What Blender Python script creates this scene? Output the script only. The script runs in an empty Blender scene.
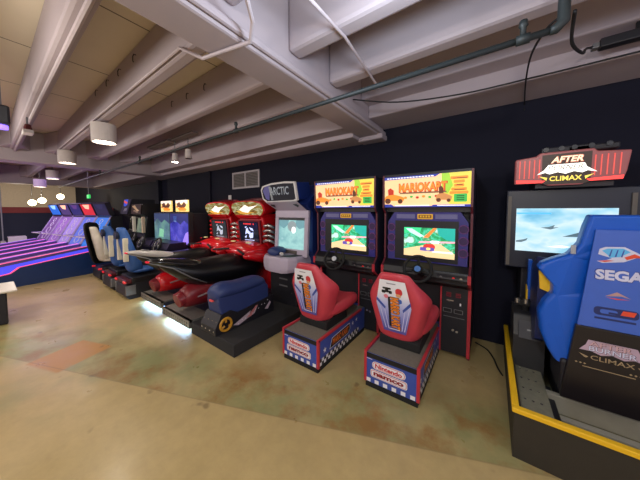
import bpy, bmesh, math, random
from mathutils import Matrix, Vector
random.seed(7)
PI = math.pi
sc = bpy.context.scene
COL = sc.collection

# ------------------------------------------------------------------ materials
def lin(c):
    if isinstance(c, str):
        c = [int(c[i:i+2], 16)/255 for i in (0, 2, 4)]
    return tuple((x/12.92 if x <= .04045 else ((x+.055)/1.055)**2.4) for x in c) + (1.,)

MATS = {}
def mat(name, col, rough=.5, metal=0., emit=None, es=0., var=.12, scale=14., coat=0., bump=0.):
    if name in MATS: return MATS[name]
    m = bpy.data.materials.new(name); m.use_nodes = True
    nt = m.node_tree; N = nt.nodes; L = nt.links
    b = N['Principled BSDF']
    c = lin(col)
    b.inputs['Roughness'].default_value = rough
    b.inputs['Metallic'].default_value = metal
    b.inputs['Coat Weight'].default_value = coat
    tc = N.new('ShaderNodeTexCoord')
    no = N.new('ShaderNodeTexNoise'); no.inputs['Scale'].default_value = scale; no.inputs['Detail'].default_value = 3
    L.new(tc.outputs['Object'], no.inputs['Vector'])
    mx = N.new('ShaderNodeMix'); mx.data_type = 'RGBA'
    mx.inputs['A'].default_value = tuple(x*(1-var) for x in c[:3])+(1,)
    mx.inputs['B'].default_value = tuple(min(1, x*(1+var)) for x in c[:3])+(1,)
    L.new(no.outputs['Fac'], mx.inputs['Factor'])
    L.new(mx.outputs['Result'], b.inputs['Base Color'])
    if bump:
        bp = N.new('ShaderNodeBump'); bp.inputs['Strength'].default_value = bump
        L.new(no.outputs['Fac'], bp.inputs['Height']); L.new(bp.outputs['Normal'], b.inputs['Normal'])
    if emit:
        b.inputs['Emission Color'].default_value = lin(emit)
        b.inputs['Emission Strength'].default_value = es
    MATS[name] = m
    return m

def lamp_mat(name, col, es):
    return mat(name, col, .5, emit=col, es=es, var=.05)

def screen_mat(name, stops, scale=6., es=1., vertical=.0, detail=4, stretch=(1, 1, 1), horizon=None):
    """a lit picture: noise through a colour ramp; horizon=(z, below stops)"""
    m = bpy.data.materials.new(name); m.use_nodes = True
    nt = m.node_tree; N = nt.nodes; L = nt.links
    b = N['Principled BSDF']; b.inputs['Base Color'].default_value = (.01, .01, .01, 1); b.inputs['Roughness'].default_value = .2
    tc = N.new('ShaderNodeTexCoord'); mp = N.new('ShaderNodeMapping'); mp.inputs['Scale'].default_value = stretch
    L.new(tc.outputs['Object'], mp.inputs['Vector'])
    def ramp(st, sca):
        no = N.new('ShaderNodeTexNoise'); no.inputs['Scale'].default_value = sca; no.inputs['Detail'].default_value = detail
        L.new(mp.outputs['Vector'], no.inputs['Vector'])
        r = N.new('ShaderNodeValToRGB')
        while len(r.color_ramp.elements) < len(st): r.color_ramp.elements.new(.5)
        for e, (p, c) in zip(r.color_ramp.elements, st): e.position = p; e.color = lin(c)
        L.new(no.outputs['Fac'], r.inputs['Fac'])
        return r.outputs['Color']
    out = ramp(stops, scale)
    if horizon:
        lo = ramp(horizon[1], scale*.6)
        sx = N.new('ShaderNodeSeparateXYZ'); L.new(tc.outputs['Object'], sx.inputs['Vector'])
        mr = N.new('ShaderNodeMapRange'); mr.inputs['From Min'].default_value = horizon[0]-.02; mr.inputs['From Max'].default_value = horizon[0]+.02
        L.new(sx.outputs['Z'], mr.inputs['Value'])
        mx = N.new('ShaderNodeMix'); mx.data_type = 'RGBA'
        L.new(mr.outputs['Result'], mx.inputs['Factor']); L.new(lo, mx.inputs['A']); L.new(out, mx.inputs['B'])
        out = mx.outputs['Result']
    L.new(out, b.inputs['Emission Color']); b.inputs['Emission Strength'].default_value = es
    MATS[name] = m
    return m

# ------------------------------------------------------------------ mesh builder
def frame(o, u=(1, 0, 0), v=(0, 0, 1)):
    u = Vector(u).normalized(); v = Vector(v); n = u.cross(v).normalized(); v = n.cross(u)
    M = Matrix.Identity(4)
    for i in range(3):
        M[i][0] = u[i]; M[i][1] = v[i]; M[i][2] = n[i]; M[i][3] = o[i]
    return M
def front(x, y, z, lean=0.): return frame((x, y, z), (1, 0, 0), (0, math.sin(lean), math.cos(lean)))
def right(x, y, z): return frame((x, y, z), (0, 1, 0))
def left(x, y, z): return frame((x, y, z), (0, -1, 0))
def top(x, y, z): return frame((x, y, z), (1, 0, 0), (0, 1, 0))

_txt = {}
def text_geo(s, bold):
    k = (s, bold)
    if k not in _txt:
        cu = bpy.data.curves.new('tmp', 'FONT'); cu.body = s; cu.size = 1; cu.offset = bold; cu.extrude = 0; cu.resolution_u = 3
        o = bpy.data.objects.new('tmp', cu); COL.objects.link(o)
        dg = bpy.context.evaluated_depsgraph_get()
        me = o.evaluated_get(dg).to_mesh()
        V = [tuple(v.co) for v in me.vertices]; F = [tuple(p.vertices) for p in me.polygons]
        o.evaluated_get(dg).to_mesh_clear()
        bpy.data.objects.remove(o); bpy.data.curves.remove(cu)
        x0 = min(v[0] for v in V); x1 = max(v[0] for v in V); y0 = min(v[1] for v in V); y1 = max(v[1] for v in V)
        V = [((v[0]-x0)/(x1-x0)-.5, (v[1]-y0)/(y1-y0)-.5) for v in V]
        _txt[k] = (V, F)
    return _txt[k]

class MB:
    def __init__(s): s.v = []; s.f = []; s.m = []; s.mats = []
    def mi(s, m):
        if m not in s.mats: s.mats.append(m)
        return s.mats.index(m)
    def add(s, V, F, m, M=None):
        n = len(s.v); k = s.mi(m)
        for p in V:
            p = Vector(p)
            s.v.append(M @ p if M is not None else p)
        for f in F: s.f.append(tuple(i+n for i in f)); s.m.append(k)
        return s
    def box(s, x0, x1, y0, y1, z0, z1, m, M=None):
        V = [(x, y, z) for x in (x0, x1) for y in (y0, y1) for z in (z0, z1)]
        return s.add(V, [(0, 1, 3, 2), (4, 6, 7, 5), (0, 4, 5, 1), (2, 3, 7, 6), (0, 2, 6, 4), (1, 5, 7, 3)], m, M)
    def poly(s, P, m, M, d=0., th=0.):
        n = len(P)
        if th <= 0: return s.add([(x, y, d) for x, y in P], [tuple(range(n))], m, M)
        return s.add([(x, y, d) for x, y in P]+[(x, y, d+th) for x, y in P],
                     [tuple(range(n))[::-1], tuple(range(n, 2*n))]+[(i, (i+1) % n, n+(i+1) % n, n+i) for i in range(n)], m, M)
    def rect(s, x0, x1, y0, y1, m, M, d=0., th=0.): return s.poly([(x0, y0), (x1, y0), (x1, y1), (x0, y1)], m, M, d, th)
    def pill(s, cx, cy, w, h, m, M, d=0., r=None, th=0.):
        r = min(w, h)/2 if r is None else r
        P = []
        for ax, ay, a0 in ((1, 1, 0), (-1, 1, 90), (-1, -1, 180), (1, -1, 270)):
            for k in range(6):
                a = math.radians(a0+18*k)
                P.append((cx+ax*(w/2-r)+r*math.cos(a), cy+ay*(h/2-r)+r*math.sin(a)))
        return s.poly(P, m, M, d, th)
    def prismx(s, P, x0, x1, m, edge=None):          # P in (y,z)
        n = len(P); edge = edge or m
        V = [(x0, y, z) for y, z in P]+[(x1, y, z) for y, z in P]
        s.add(V, [tuple(range(n))[::-1], tuple(range(n, 2*n))], m)
        return s.add(V, [(i, (i+1) % n, n+(i+1) % n, n+i) for i in range(n)], edge)
    def tube(s, pts, r, m, n=8, M=None):
        pts = [Vector(p) for p in pts]; rs = r if isinstance(r, (list, tuple)) else [r]*len(pts)
        secs = []; pv = None
        for i, p in enumerate(pts):
            t = (pts[min(i+1, len(pts)-1)]-pts[max(i-1, 0)]).normalized()
            a = pv if pv is not None else (Vector((0, 0, 1)) if abs(t.z) < .9 else Vector((1, 0, 0)))
            b = t.cross(a).normalized(); a = b.cross(t).normalized(); pv = a
            secs.append([p+rs[i]*(math.cos(2*PI*k/n)*a+math.sin(2*PI*k/n)*b) for k in range(n)])
        return s.loft(secs, m, M=M)
    def cyl(s, p0, p1, r0, m, r1=None, n=20, M=None): return s.tube([p0, p1], [r0, r0 if r1 is None else r1], m, n, M)
    def loft(s, secs, m, cap=True, M=None, ring=False):
        n = len(secs[0]); V = [p for q in secs for p in q]; F = []
        k = len(secs)
        for i in range(k if ring else k-1):
            j = (i+1) % k
            for a in range(n):
                F.append((i*n+a, i*n+(a+1) % n, j*n+(a+1) % n, j*n+a))
        if cap and not ring: F += [tuple(range(n))[::-1], tuple(range((k-1)*n, k*n))]
        return s.add(V, F, m, M)
    def torus(s, M, R, r, m, n=28, k=8, sx=1., sy=1.):
        secs = []
        for i in range(n):
            a = 2*PI*i/n
            secs.append([((R+r*math.cos(2*PI*j/k))*math.cos(a)*sx, (R+r*math.cos(2*PI*j/k))*math.sin(a)*sy, r*math.sin(2*PI*j/k)) for j in range(k)])
        return s.loft(secs, m, M=M, ring=True)
    def disc(s, M, r, m, d=0., n=24, ry=None): return s.poly([(r*math.cos(2*PI*i/n), (ry or r)*math.sin(2*PI*i/n)) for i in range(n)], m, M, d)
    def text(s, t, M, cx, cy, w, h, m, d=.001, bold=.02, rot=0., skew=0.):
        V, F = text_geo(t, bold)
        c, q = math.cos(rot), math.sin(rot)
        W = []
        for x, y in V:
            x, y = x*w+skew*y*h, y*h
            W.append((cx+c*x-q*y, cy+q*x+c*y, d))
        return s.add(W, F, m, M)
    def star(s, cx, cy, r, m, M, d):
        return s.poly([(cx+(r if i % 2 == 0 else r*.42)*math.sin(PI*i/5), cy+(r if i % 2 == 0 else r*.42)*math.cos(PI*i/5)) for i in range(10)], m, M, d)
    def build(s, name, parent=None, bevel=0., smooth=False, sub=0, seg=2):
        me = bpy.data.meshes.new(name); me.from_pydata([tuple(p) for p in s.v], [], s.f)
        for m in s.mats: me.materials.append(m)
        for p, k in zip(me.polygons, s.m): p.material_index = k; p.use_smooth = smooth
        bm = bmesh.new(); bm.from_mesh(me); bmesh.ops.recalc_face_normals(bm, faces=bm.faces); bm.to_mesh(me); bm.free()
        o = bpy.data.objects.new(name, me); COL.objects.link(o)
        if parent is not None: o.parent = parent
        if bevel:
            b = o.modifiers.new('bevel', 'BEVEL'); b.width = bevel; b.segments = seg; b.limit_method = 'ANGLE'
            for p in me.polygons: p.use_smooth = False
        if sub:
            q = o.modifiers.new('sub', 'SUBSURF'); q.levels = sub; q.render_levels = sub
            for p in me.polygons: p.use_smooth = True
        return o

def thing(name, label, cat, loc=(0, 0, 0), rotz=0., group=None):
    o = bpy.data.objects.new(name, None); COL.objects.link(o); o.empty_display_size = .1
    o.location = loc; o.rotation_euler = (0, 0, rotz); o['label'] = label; o['category'] = cat
    if group: o['group'] = group
    return o
def tag(o, label, cat, group=None):
    o['label'] = label; o['category'] = cat
    if group: o['group'] = group
    return o
def struct(o): o['kind'] = 'structure'; return o
def lab(o, l): o['label'] = l; return o

def ell(cx, y, cz, w, h, n=14, flat=0.):             # elliptical section across Y
    return [(cx+w*math.cos(2*PI*i/n), y, cz+h*math.sin(2*PI*i/n)*(1-flat*(math.sin(2*PI*i/n) < 0))) for i in range(n)]

# palette
black = mat('black_plastic', '141418', .42)
black2 = mat('black_panel', '1b1b22', .5)
dark = mat('dark_laminate', '202030', .5)
rubber = mat('rubber', '0f0f10', .8)
red = mat('red_vinyl', 'c4404c', .38, var=.06)
redtrim = mat('red_trim', 'b8303c', .35, var=.05)
bikered = mat('red_lacquer', 'd0141e', .22, coat=.5, var=.06)
darkred = mat('dull_red', '7c1d26', .35)
navy = mat('navy_decal', '3a50a4', .4, var=.06)
navy2 = mat('blue_side_panel', '1d2f6e', .4)
white = mat('white_plastic', 'd9d5d2', .35, var=.04)
whitep = mat('white_print', 'e8e6ea', .45, var=.03)
greymat = mat('grey_rubber_mat', '6c675c', .75, var=.2, scale=40)
grey = mat('grey_metal', '77777a', .4, .4)
silver = mat('silver', 'b9b7b4', .25, .85)
yellow = mat('yellow_paint', 'e8b81c', .45, var=.06)
orange = mat('orange_print', 'e2812a', .45)
orangered = mat('orange_red_print', 'c8402a', .45)
bluegloss = mat('blue_lacquer', '0f56c0', .32, coat=.0, var=.05)
seatblue = mat('blue_vinyl', '2f5a9c', .5)
navyvinyl = mat('navy_vinyl', '27376a', .5, var=.06)
purplebez = mat('purple_blue_bezel', '34307c', .3)
blackprint = mat('black_print', '121216', .5)
greyblue = mat('lavender_print', '8a90cc', .45, var=.1, scale=8)
glass = mat('dark_glass', '0a0c12', .08)

# ------------------------------------------------------------------ the room
WY = 3.65
def floor_material():
    m = bpy.data.materials.new('stained_concrete'); m.use_nodes = True
    nt = m.node_tree; N = nt.nodes; L = nt.links; b = N['Principled BSDF']
    tc = N.new('ShaderNodeTexCoord'); V = tc.outputs['Object']
    def noise(s, d=5, r=.55):
        n = N.new('ShaderNodeTexNoise'); n.inputs['Scale'].default_value = s; n.inputs['Detail'].default_value = d; n.inputs['Roughness'].default_value = r
        L.new(V, n.inputs['Vector']); return n.outputs['Fac']
    def mrange(v, a, c, lo=0., hi=1.):
        n = N.new('ShaderNodeMapRange'); n.inputs['From Min'].default_value = a; n.inputs['From Max'].default_value = c
        n.inputs['To Min'].default_value = lo; n.inputs['To Max'].default_value = hi
        L.new(v, n.inputs['Value']); return n.outputs['Result']
    def math2(op, a, c):
        n = N.new('ShaderNodeMath'); n.operation = op
        for i, x in enumerate((a, c)):
            if isinstance(x, (int, float)): n.inputs[i].default_value = x
            else: L.new(x, n.inputs[i])
        return n.outputs[0]
    def mix(f, a, c):
        n = N.new('ShaderNodeMix'); n.data_type = 'RGBA'
        if isinstance(f, float): n.inputs['Factor'].default_value = f
        else: L.new(f, n.inputs['Factor'])
        for k, x in (('A', a), ('B', c)):
            if isinstance(x, str): n.inputs[k].default_value = lin(x)
            else: L.new(x, n.inputs[k])
        return n.outputs['Result']
    sx = N.new('ShaderNodeSeparateXYZ'); L.new(V, sx.inputs['Vector']); X, Y = sx.outputs['X'], sx.outputs['Y']
    base = mix(mrange(noise(.9), .35, .65), 'b09c6a', 'c0aa78')
    base = mix(mrange(noise(9, 6, .7), .3, .75, 0, .35), base, '8d7a56')
    # stained green band on the machines' side of the saw cut:  d = signed distance to the line
    d = math2('ADD', math2('MULTIPLY', X, -.372), math2('ADD', math2('MULTIPLY', Y, .928), -1.71))
    band = math2('MULTIPLY', mrange(d, -.005, .01), mrange(math2('ADD', d, math2('MULTIPLY', noise(1.6), -.9)), .28, -.12))
    g = math2('MULTIPLY', band, mrange(noise(1.7, 6, .6), .32, .58))
    base = mix(math2('MULTIPLY', g, .85), base, '84885a')
    leftg = math2('MULTIPLY', mrange(X, -2.6, -3.2), math2('MULTIPLY', mrange(noise(1.1, 5), .48, .62), mrange(X, -5.6, -4.4)))
    base = mix(math2('MULTIPLY', leftg, .6), base, '858a60')
    # rusty stains
    r = math2('MULTIPLY', band, mrange(noise(2.2, 6, .65), .46, .62))
    base = mix(math2('MULTIPLY', r, .75), base, '8c5e2c')
    # the orange patch: a rotated rectangle
    ca, sa = PATCH[2]
    px = math2('ADD', math2('MULTIPLY', math2('SUBTRACT', X, PATCH[0]), ca), math2('MULTIPLY', math2('SUBTRACT', Y, PATCH[1]), sa))
    py = math2('SUBTRACT', math2('MULTIPLY', math2('SUBTRACT', Y, PATCH[1]), ca), math2('MULTIPLY', math2('SUBTRACT', X, PATCH[0]), sa))
    inp = math2('MULTIPLY', mrange(math2('ABSOLUTE', px, 0), PATCH[3]+.01, PATCH[3]-.02), mrange(math2('ABSOLUTE', py, 0), PATCH[4]+.01, PATCH[4]-.02))
    base = mix(math2('MULTIPLY', inp, mrange(noise(6), .25, .5, .6, .95)), base, 'b0803c')
    # dark blotches and the saw cut
    base = mix(mrange(noise(4.3, 2), .70, .76, 0, .55), base, '64523a')
    cut = mrange(math2('ABSOLUTE', d, 0), .009, .003)
    base = mix(math2('MULTIPLY', cut, .3), base, '5c4c34')
    L.new(base, b.inputs['Base Color'])
    L.new(mrange(noise(3.), .3, .7, .26, .42), b.inputs['Roughness'])
    bp = N.new('ShaderNodeBump'); bp.inputs['Strength'].default_value = .06
    L.new(noise(22, 4), bp.inputs['Height']); L.new(bp.outputs['Normal'], b.inputs['Normal'])
    return m
PATCH = (-3.88, .515, (math.cos(math.radians(20)), math.sin(math.radians(20))), .26, .26)

wallm = mat('navy_black_wall_paint', '1b1c2a', .75, var=.12, scale=3, bump=.03)
wallm.node_tree.nodes['Principled BSDF'].inputs['Specular IOR Level'].default_value = .15
wallblue = mat('dark_blue_wall_paint', '1c2740', .6, var=.1, scale=3)
ceilm = mat('painted_concrete', 'ddd2bf', .75, var=.07, scale=2.2, bump=.05)
beamm = mat('painted_beam', 'aea2a8', .7, var=.06, scale=3, bump=.05)
X0, X1, YF = -23., 3.2, -4.6
struct(MB().box(X0, X1, YF, WY+.2, -.12, 0, floor_material()).build('floor'))
struct(MB().box(X0, X1, WY, WY+.2, 0, 3.4, wallm).build('wall_back'))
struct(MB().box(-15.2, -15, YF, WY, 0, 1.575, wallblue).build('wall_left'))
struct(MB().box(-15.25, -14.95, YF, WY, 1.575, 1.8, mat('red_brown_band', '9c4038', .6)).build('trim_1'))
struct(MB().box(X0-.2, X0, YF, WY+.2, 0, 3.4, mat('tan_wall', 'c4b8a8', .7)).build('wall_far'))
slab = ceilm.copy(); slab.name = 'jointed_concrete_slab'
nt = slab.node_tree; N = nt.nodes; L = nt.links
tc = N.new('ShaderNodeTexCoord'); sx = N.new('ShaderNodeSeparateXYZ'); L.new(tc.outputs['Object'], sx.inputs['Vector'])
prev = sx.outputs['X']
for op, v in (('ADD', 2.77+1.31*20.5), ('DIVIDE', 1.31), ('FRACT', 0), ('SUBTRACT', .5), ('ABSOLUTE', 0), ('LESS_THAN', .006)):
    q = N.new('ShaderNodeMath'); q.operation = op; q.inputs[1].default_value = v; L.new(prev, q.inputs[0]); prev = q.outputs[0]
b = N['Principled BSDF']; old = b.inputs['Base Color'].links[0].from_socket
mx = N.new('ShaderNodeMix'); mx.data_type = 'RGBA'; mx.inputs['B'].default_value = lin('6a5e52')
L.new(prev, mx.inputs['Factor']); L.new(old, mx.inputs['A']); L.new(mx.outputs['Result'], b.inputs['Base Color'])
struct(MB().box(X0, X1, YF, WY+.2, 3.4, 3.6, slab).build('ceiling'))
nt_ = [1]
def trim(mb, bevel=.02):
    nt_[0] += 1
    return struct(mb.build('trim_%d' % nt_[0], bevel=bevel))
# girders running towards the back wall
trim(MB().box(-1.70, -1.40, YF, WY, 2.78, 3.4, beamm).box(-1.40, -1.36, YF, WY, 2.80, 2.86, beamm).box(-1.74, -1.34, WY-.22, WY, 2.72, 2.80, beamm), .02)
trim(MB().box(-8.75, -8.3, YF, WY, 2.72, 3.4, beamm), .03)
trim(MB().box(-15.4, -14.9, YF, WY, 2.72, 3.4, beamm), .03)
# ribs along the wall, right bay and left bays
def rib(x0, x1, y0, y1, zb, haunch=True):
    t = MB().box(x0, x1, y0, y1, zb, 3.4, beamm)
    if haunch:                                       # ends widen where they meet the girders
        for xe, s in ((x0, 1),):
            V = []
            for z in (zb+.02, 3.4):
                V += [(xe, y0-.16, z), (xe, y1+.16, z), (xe+s*.55, y1, z), (xe+s*.55, y0, z)]
            t.add(V, [(3, 2, 1, 0), (4, 5, 6, 7), (0, 1, 5, 4), (1, 2, 6, 5), (2, 3, 7, 6), (3, 0, 4, 7)], beamm)
    return trim(t, .03)
for y0 in (.2, .85, 1.5, 2.1): rib(-1.40, X1, y0, y0+.15, 2.95, False)
trim(MB().box(-1.40, X1, 2.85, WY, 3.06, 3.4, beamm).box(-1.40, X1, 3.08, WY, 2.90, 3.08, beamm), .015)
for y0 in (-.9, -.3, .36, 1.0, 1.7, 2.35): rib(-8.3, -1.70, y0, y0+.13, 2.95)
trim(MB().box(-8.3, -1.70, 2.95, WY, 2.80, 3.4, beamm).box(-8.3, -1.70, 3.2, WY, 2.735, 2.82, beamm), .015)
for y0 in (.1, 1.0, 1.9): rib(-14.9, -8.75, y0, y0+.13, 2.95)
trim(MB().box(-14.9, -8.75, 2.95, WY, 2.72, 3.4, beamm), .015)
# vertical seam and pilaster strips on the back wall
trim(MB().box(-6.34, -6.26, WY-.05, WY, 0, 2.75, wallm), .005)
trim(MB().box(-9.6, -9.4, WY-.12, WY, 0, 2.72, wallm), .005)

# ------------------------------------------------------------------ pipes, cables, fixtures on the ceiling
pipem = mat('dark_green_pipe', '222a2c', .55, .0)
t = thing('sprinkler_pipe', 'long dark green ceiling pipe running along the machines with an elbow', 'pipe', (.24, 1.78, 2.6))
MB().tube([(0, 0, .0), (-6, 0, .0), (-14.5, 0, .0)], .018, pipem, 10).build('pipe_run', t, smooth=True)
MB().tube([(-.02, 0, 0), (.0, 0, .0), (.03, 0, .03), (.03, 0, .1), (.03, 0, .80)], [.022, .025, .027, .025, .022], pipem, 10).build('elbow', t, smooth=True)
for x in (-.13, -2.74, -5.77, -8.5): 
    MB().cyl((x-.03, 0, 0), (x+.03, 0, 0), .026, pipem, n=10).tube([(x, 0, .0), (x, 0, .06), (x, 0, .07), (x, 0, .10)], [.014, .014, .022, .018], pipem, 8).build('sprinkler_head', t, smooth=True)
cond = mat('painted_conduit', 'b7abb0', .5)
tag(MB().tube([(-8.25, .43, 2.93), (-1.9, .43, 2.93)], .02, cond).build('conduit'), 'long pale conduit under the leftmost ceiling rib', 'conduit')
tag(MB().tube([(-8.2, .98, 2.97), (-2.1, .98, 2.97), (-1.74, .97, 2.755), (-1.32, 1.06, 2.755), (-1.22, 1.0, 2.80), (-1.05, .78, 2.85), (-.7, .4, 2.92)], .013, cond).build('conduit'), 'pale conduit bending under the big girder to the right bay', 'conduit')
tag(MB().tube([(-.95, .75, 2.93), (-.92, 1.6, 2.93), (-1.0, 2.45, 2.93)], .011, cond).build('conduit'), 'thin pale conduit crossing the ribs of the right bay', 'conduit')
cab = mat('black_cable', '17171a', .6)
def cable(pts, r, label):
    P = []
    for i in range(len(pts)-1):
        a, b_ = Vector(pts[i]), Vector(pts[i+1]); p0 = Vector(pts[max(i-1, 0)]); p3 = Vector(pts[min(i+2, len(pts)-1)])
        for k in range(6):
            q = k/6
            P.append(.5*((2*a)+(b_-p0)*q+(2*p0-5*a+4*b_-p3)*q*q+(3*a-p0-3*b_+p3)*q**3))
    P.append(Vector(pts[-1]))
    return tag(MB().tube(P, r, cab, 6).build('cable', smooth=True), label, 'cable')
cable([(-1.38, 2.6, 2.97), (-.9, 2.75, 2.87), (-.3, 2.95, 2.87), (.3, 3.0, 2.88), (1.1, 3.02, 2.89), (2.2, 3.02, 2.89)], .008, 'black cable sagging along the beam above the machines')
cable([(.31, 1.78, 2.66), (.36, 2.1, 2.66), (.486, 2.5, 2.76), (.56, 2.8, 2.92), (.635, 2.9, 2.96)], .009, 'black cable looping from the pipe elbow to the dark ceiling bar')
cable([(.27, 1.78, 2.66), (.22, 1.9, 2.68), (.20, 2.4, 2.8), (.22, 3.0, 2.87), (.26, 3.6, 2.88), (.265, 3.645, 2.80)], .007, 'black cable dropping from the pipe elbow to the back wall')
t = thing('linear_fixture', 'dark bar fixture under the ceiling beam at the upper right', 'fixture', (1.15, 2.9, 2.93))
MB().box(-.50, .9, -.04, .04, 0, .07, black2).build('housing', t, .01)
MB().box(-.54, -.50, -.03, .03, .01, .05, grey).build('end_cap', t, .005)
for x in (-.3, .5): MB().box(x-.015, x+.015, -.01, .01, .06, .135, black).build('bracket', t)

hk = mat('hook_dark', '2a2420', .5)
for k, (x, y, z, w_) in enumerate([(-2.27, 1.0, 3.24, 'nearest the big girder on the front rib'), (-3.10, 1.0, 3.26, 'second from the girder on the front rib'), (-3.58, 1.0, 3.27, 'third from the girder on the front rib'), (-4.04, 1.0, 3.29, 'fourth from the girder on the front rib'), (-4.55, 1.0, 3.31, 'fifth and last on the front rib'),
        (-2.99, 1.7, 3.22, 'nearest the girder on the rear rib'), (-3.44, 1.7, 3.23, 'second from the girder on the rear rib'), (-3.89, 1.7, 3.24, 'third from the girder on the rear rib')]):
    tag(MB().tube([(x, y+.005, z+.03), (x, y-.02, z+.03), (x, y-.03, z), (x, y-.03, z-.05), (x+.02, y-.03, z-.06)], .005, hk, 6).build('ceiling_hook'), 'small dark metal hook '+w_, 'hook', 'hooks on the ceiling ribs')
drumm = mat('drum_lamp_white', 'c9c0bc', .6)
def pendant(x, y, zb, top_, label, r=.145, hgt=.26, power=55, col='fff0dc', vis=12):
    t = thing('drum_pendant_lamp', label, 'lamp', (x, y, zb), 0, 'white drum pendants')
    n = 28
    secs = []
    for rr, z in ((r, 0), (r, hgt), (r-.012, hgt), (r-.012, .0)):
        secs.append([(rr*math.cos(2*PI*k/n), rr*math.sin(2*PI*k/n), z) for k in range(n)])
    MB().loft(secs, drumm, cap=False, ring=True).disc(top(0, 0, hgt-.005), r-.005, drumm).build('drum_shade', t)
    MB().disc(top(0, 0, .03), r-.014, lamp_mat('lamp_glow', col, vis)).build('diffuser', t)
    MB().cyl((0, 0, hgt), (0, 0, top_-zb), .012, grey, n=8).cyl((0, 0, hgt), (0, 0, hgt+.04), .035, mat('bronze', '4a2e22', .4, .5), n=12).build('stem', t)
    l = bpy.data.lights.new('lamp_light', 'SPOT'); l.energy = power; l.color = lin(col)[:3]; l.spot_size = math.radians(150); l.spot_blend = .8; l.shadow_soft_size = r*.8
    o = bpy.data.objects.new('lamp_light', l); COL.objects.link(o); o.location = (x, y, zb-.01)
pendant(-4.66, 1.07, 2.65, 2.95, 'white drum pendant lamp nearest the camera, glowing on its underside')
pendant(-7.5, 1.09, 2.68, 2.95, 'second white drum pendant lamp, in front of the far girder')
pendant(-11.3, 1.3, 2.66, 3.4, 'small far drum pendant lamp beyond the girder, right of the pair', power=40, col='e6c8ff', vis=5)
pendant(-12.3, 1.12, 2.45, 3.4, 'small far drum pendant lamp beyond the girder, left of the pair', power=40, col='e6c8ff', vis=5)

t = thing('spotlight_track', 'pale ceiling track plate above the two small spotlights', 'track', (-5.6, 2.2, 3.0))
MB().box(-.55, .45, -.08, .08, .0, .05, mat('track_grey', '6f6560', .6)).build('plate', t, .01)
MB().box(.55, 1.35, -.06, .06, .0, .04, MATS['track_grey']).build('plate', t, .01)
for x, lit, lb in ((-5.15, 1, 'lit small can spotlight hanging above the red machines, left one'), (-4.62, 0, 'unlit small can spotlight hanging right of the lit one')):
    s = thing('can_spotlight', lb, 'spotlight', (x, 2.25, 2.62), 0, 'can spotlights under the track')
    MB().cyl((0, 0, 0), (0, 0, .17), .06, drumm, .045).build('can', s, smooth=False)
    MB().disc(top(0, 0, -.002), .05, lamp_mat('spot_glow', 'fff2e0', 40) if lit else black).build('lens', s)
    MB().cyl((0, 0, .17), (0, 0, .40), .008, grey, n=6).build('stem', s)
    if lit:
        l = bpy.data.lights.new('can_light', 'SPOT'); l.energy = 45; l.color = (1, .9, .78); l.spot_size = math.radians(110); l.spot_blend = .6; l.shadow_soft_size = .05
        o = bpy.data.objects.new('can_light', l); COL.objects.link(o); o.location = (x, 2.25, 2.6); o.rotation_euler = (.0, 0, 0)
t = thing('emergency_light', 'small white twin-head emergency light under the left ceiling rib', 'light', (-5.3, .40, 2.72))
MB().box(-.1, .1, -.05, .05, 0, .05, white).build('housing', t, .01)
for x in (-.06, .06): MB().cyl((x, 0, .05), (x, 0, .12), .04, mat('maroon_head', '5a1f22', .4), .03, 10).build('head', t)
MB().box(-.01, .01, -.01, .01, .04, .235, grey).build('stem', t)
t = thing('ceiling_projector', 'dark boxy projector with purple lens at the left edge under the ceiling', 'projector', (-4.45, .15, 2.6))
MB().box(-.12, .12, -.12, .06, 0, .2, black2).build('housing', t, .02)
MB().cyl((.0, -.0, -.04), (0, 0, .0), .05, lamp_mat('purple_lens', '8a6cff', 2.), n=14).build('lens', t)
MB().cyl((0, 0, .2), (0, 0, .8), .012, grey, n=8).build('stem', t)

t = thing('air_vent', 'pale framed two-panel air grille high on the dark wall', 'vent', (-4.78, WY, 2.39))
fm = mat('vent_frame', 'b4aeb2', .5)
mb = MB()
mb.box(-.5, .5, -.025, 0, -.2, -.16, fm).box(-.5, .5, -.025, 0, .16, .2, fm).box(-.5, -.46, -.025, 0, -.16, .16, fm).box(.46, .5, -.025, 0, -.16, .16, fm).box(-.02, .02, -.025, 0, -.16, .16, fm)
mb.build('vent_frame', t)
mb = MB().box(-.46, .46, -.006, 0, -.16, .16, mat('vent_back', '4a4644', .6))
for k in range(9): mb.box(-.46, .46, -.018, -.006, -.15+k*.035, -.138+k*.035, mat('louver_grey', '7a7472', .6))
mb.build('louvers', t)
t = thing('wall_switch', 'small white switch plate on the dark wall left of the grille', 'switch', (-5.42, WY, 1.97))
MB().box(-.06, .06, -.012, 0, -.08, .08, white).build('plate', t, .004)
MB().box(-.015, .015, -.02, -.012, -.03, .03, white).build('toggle', t, .003)

# ------------------------------------------------------------------ kart racing machines
kart_screen = screen_mat('kart_race_picture', [(.3, '0c5a3a'), (.42, '1f9a5a'), (.5, '48c8a0'), (.56, '2a8a3c'), (.66, 'bfe8d8')], 9., 1.5, horizon=(-.02, [(.3, 'b98a4c'), (.5, 'd8b074'), (.62, 'e8d2a8'), (.7, '9aa860')]))
marq_cream = mat('lit_cream', 'e8c494', .4, emit='f0bc86', es=.85, var=.03)
marq_or = mat('lit_orange', 'e8862a', .4, emit='f08a28', es=.75)
marq_rd = mat('lit_red', 'b8301c', .4, emit='c03018', es=.6)
marq_yl = mat('lit_yellow', 'd8cc50', .4, emit='d6c848', es=.75)
marq_gr = mat('lit_green', '3cb450', .4, emit='38b048', es=.6)
marq_bl = mat('lit_blue', '2c3aa0', .4, emit='2a38a0', es=.5)
marq_wh = mat('lit_white', 'f4f4ff', .4, emit='f0f0ff', es=.9)
marq_br = mat('lit_brown', '5c3018', .4, emit='5c3018', es=.5)
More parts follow.
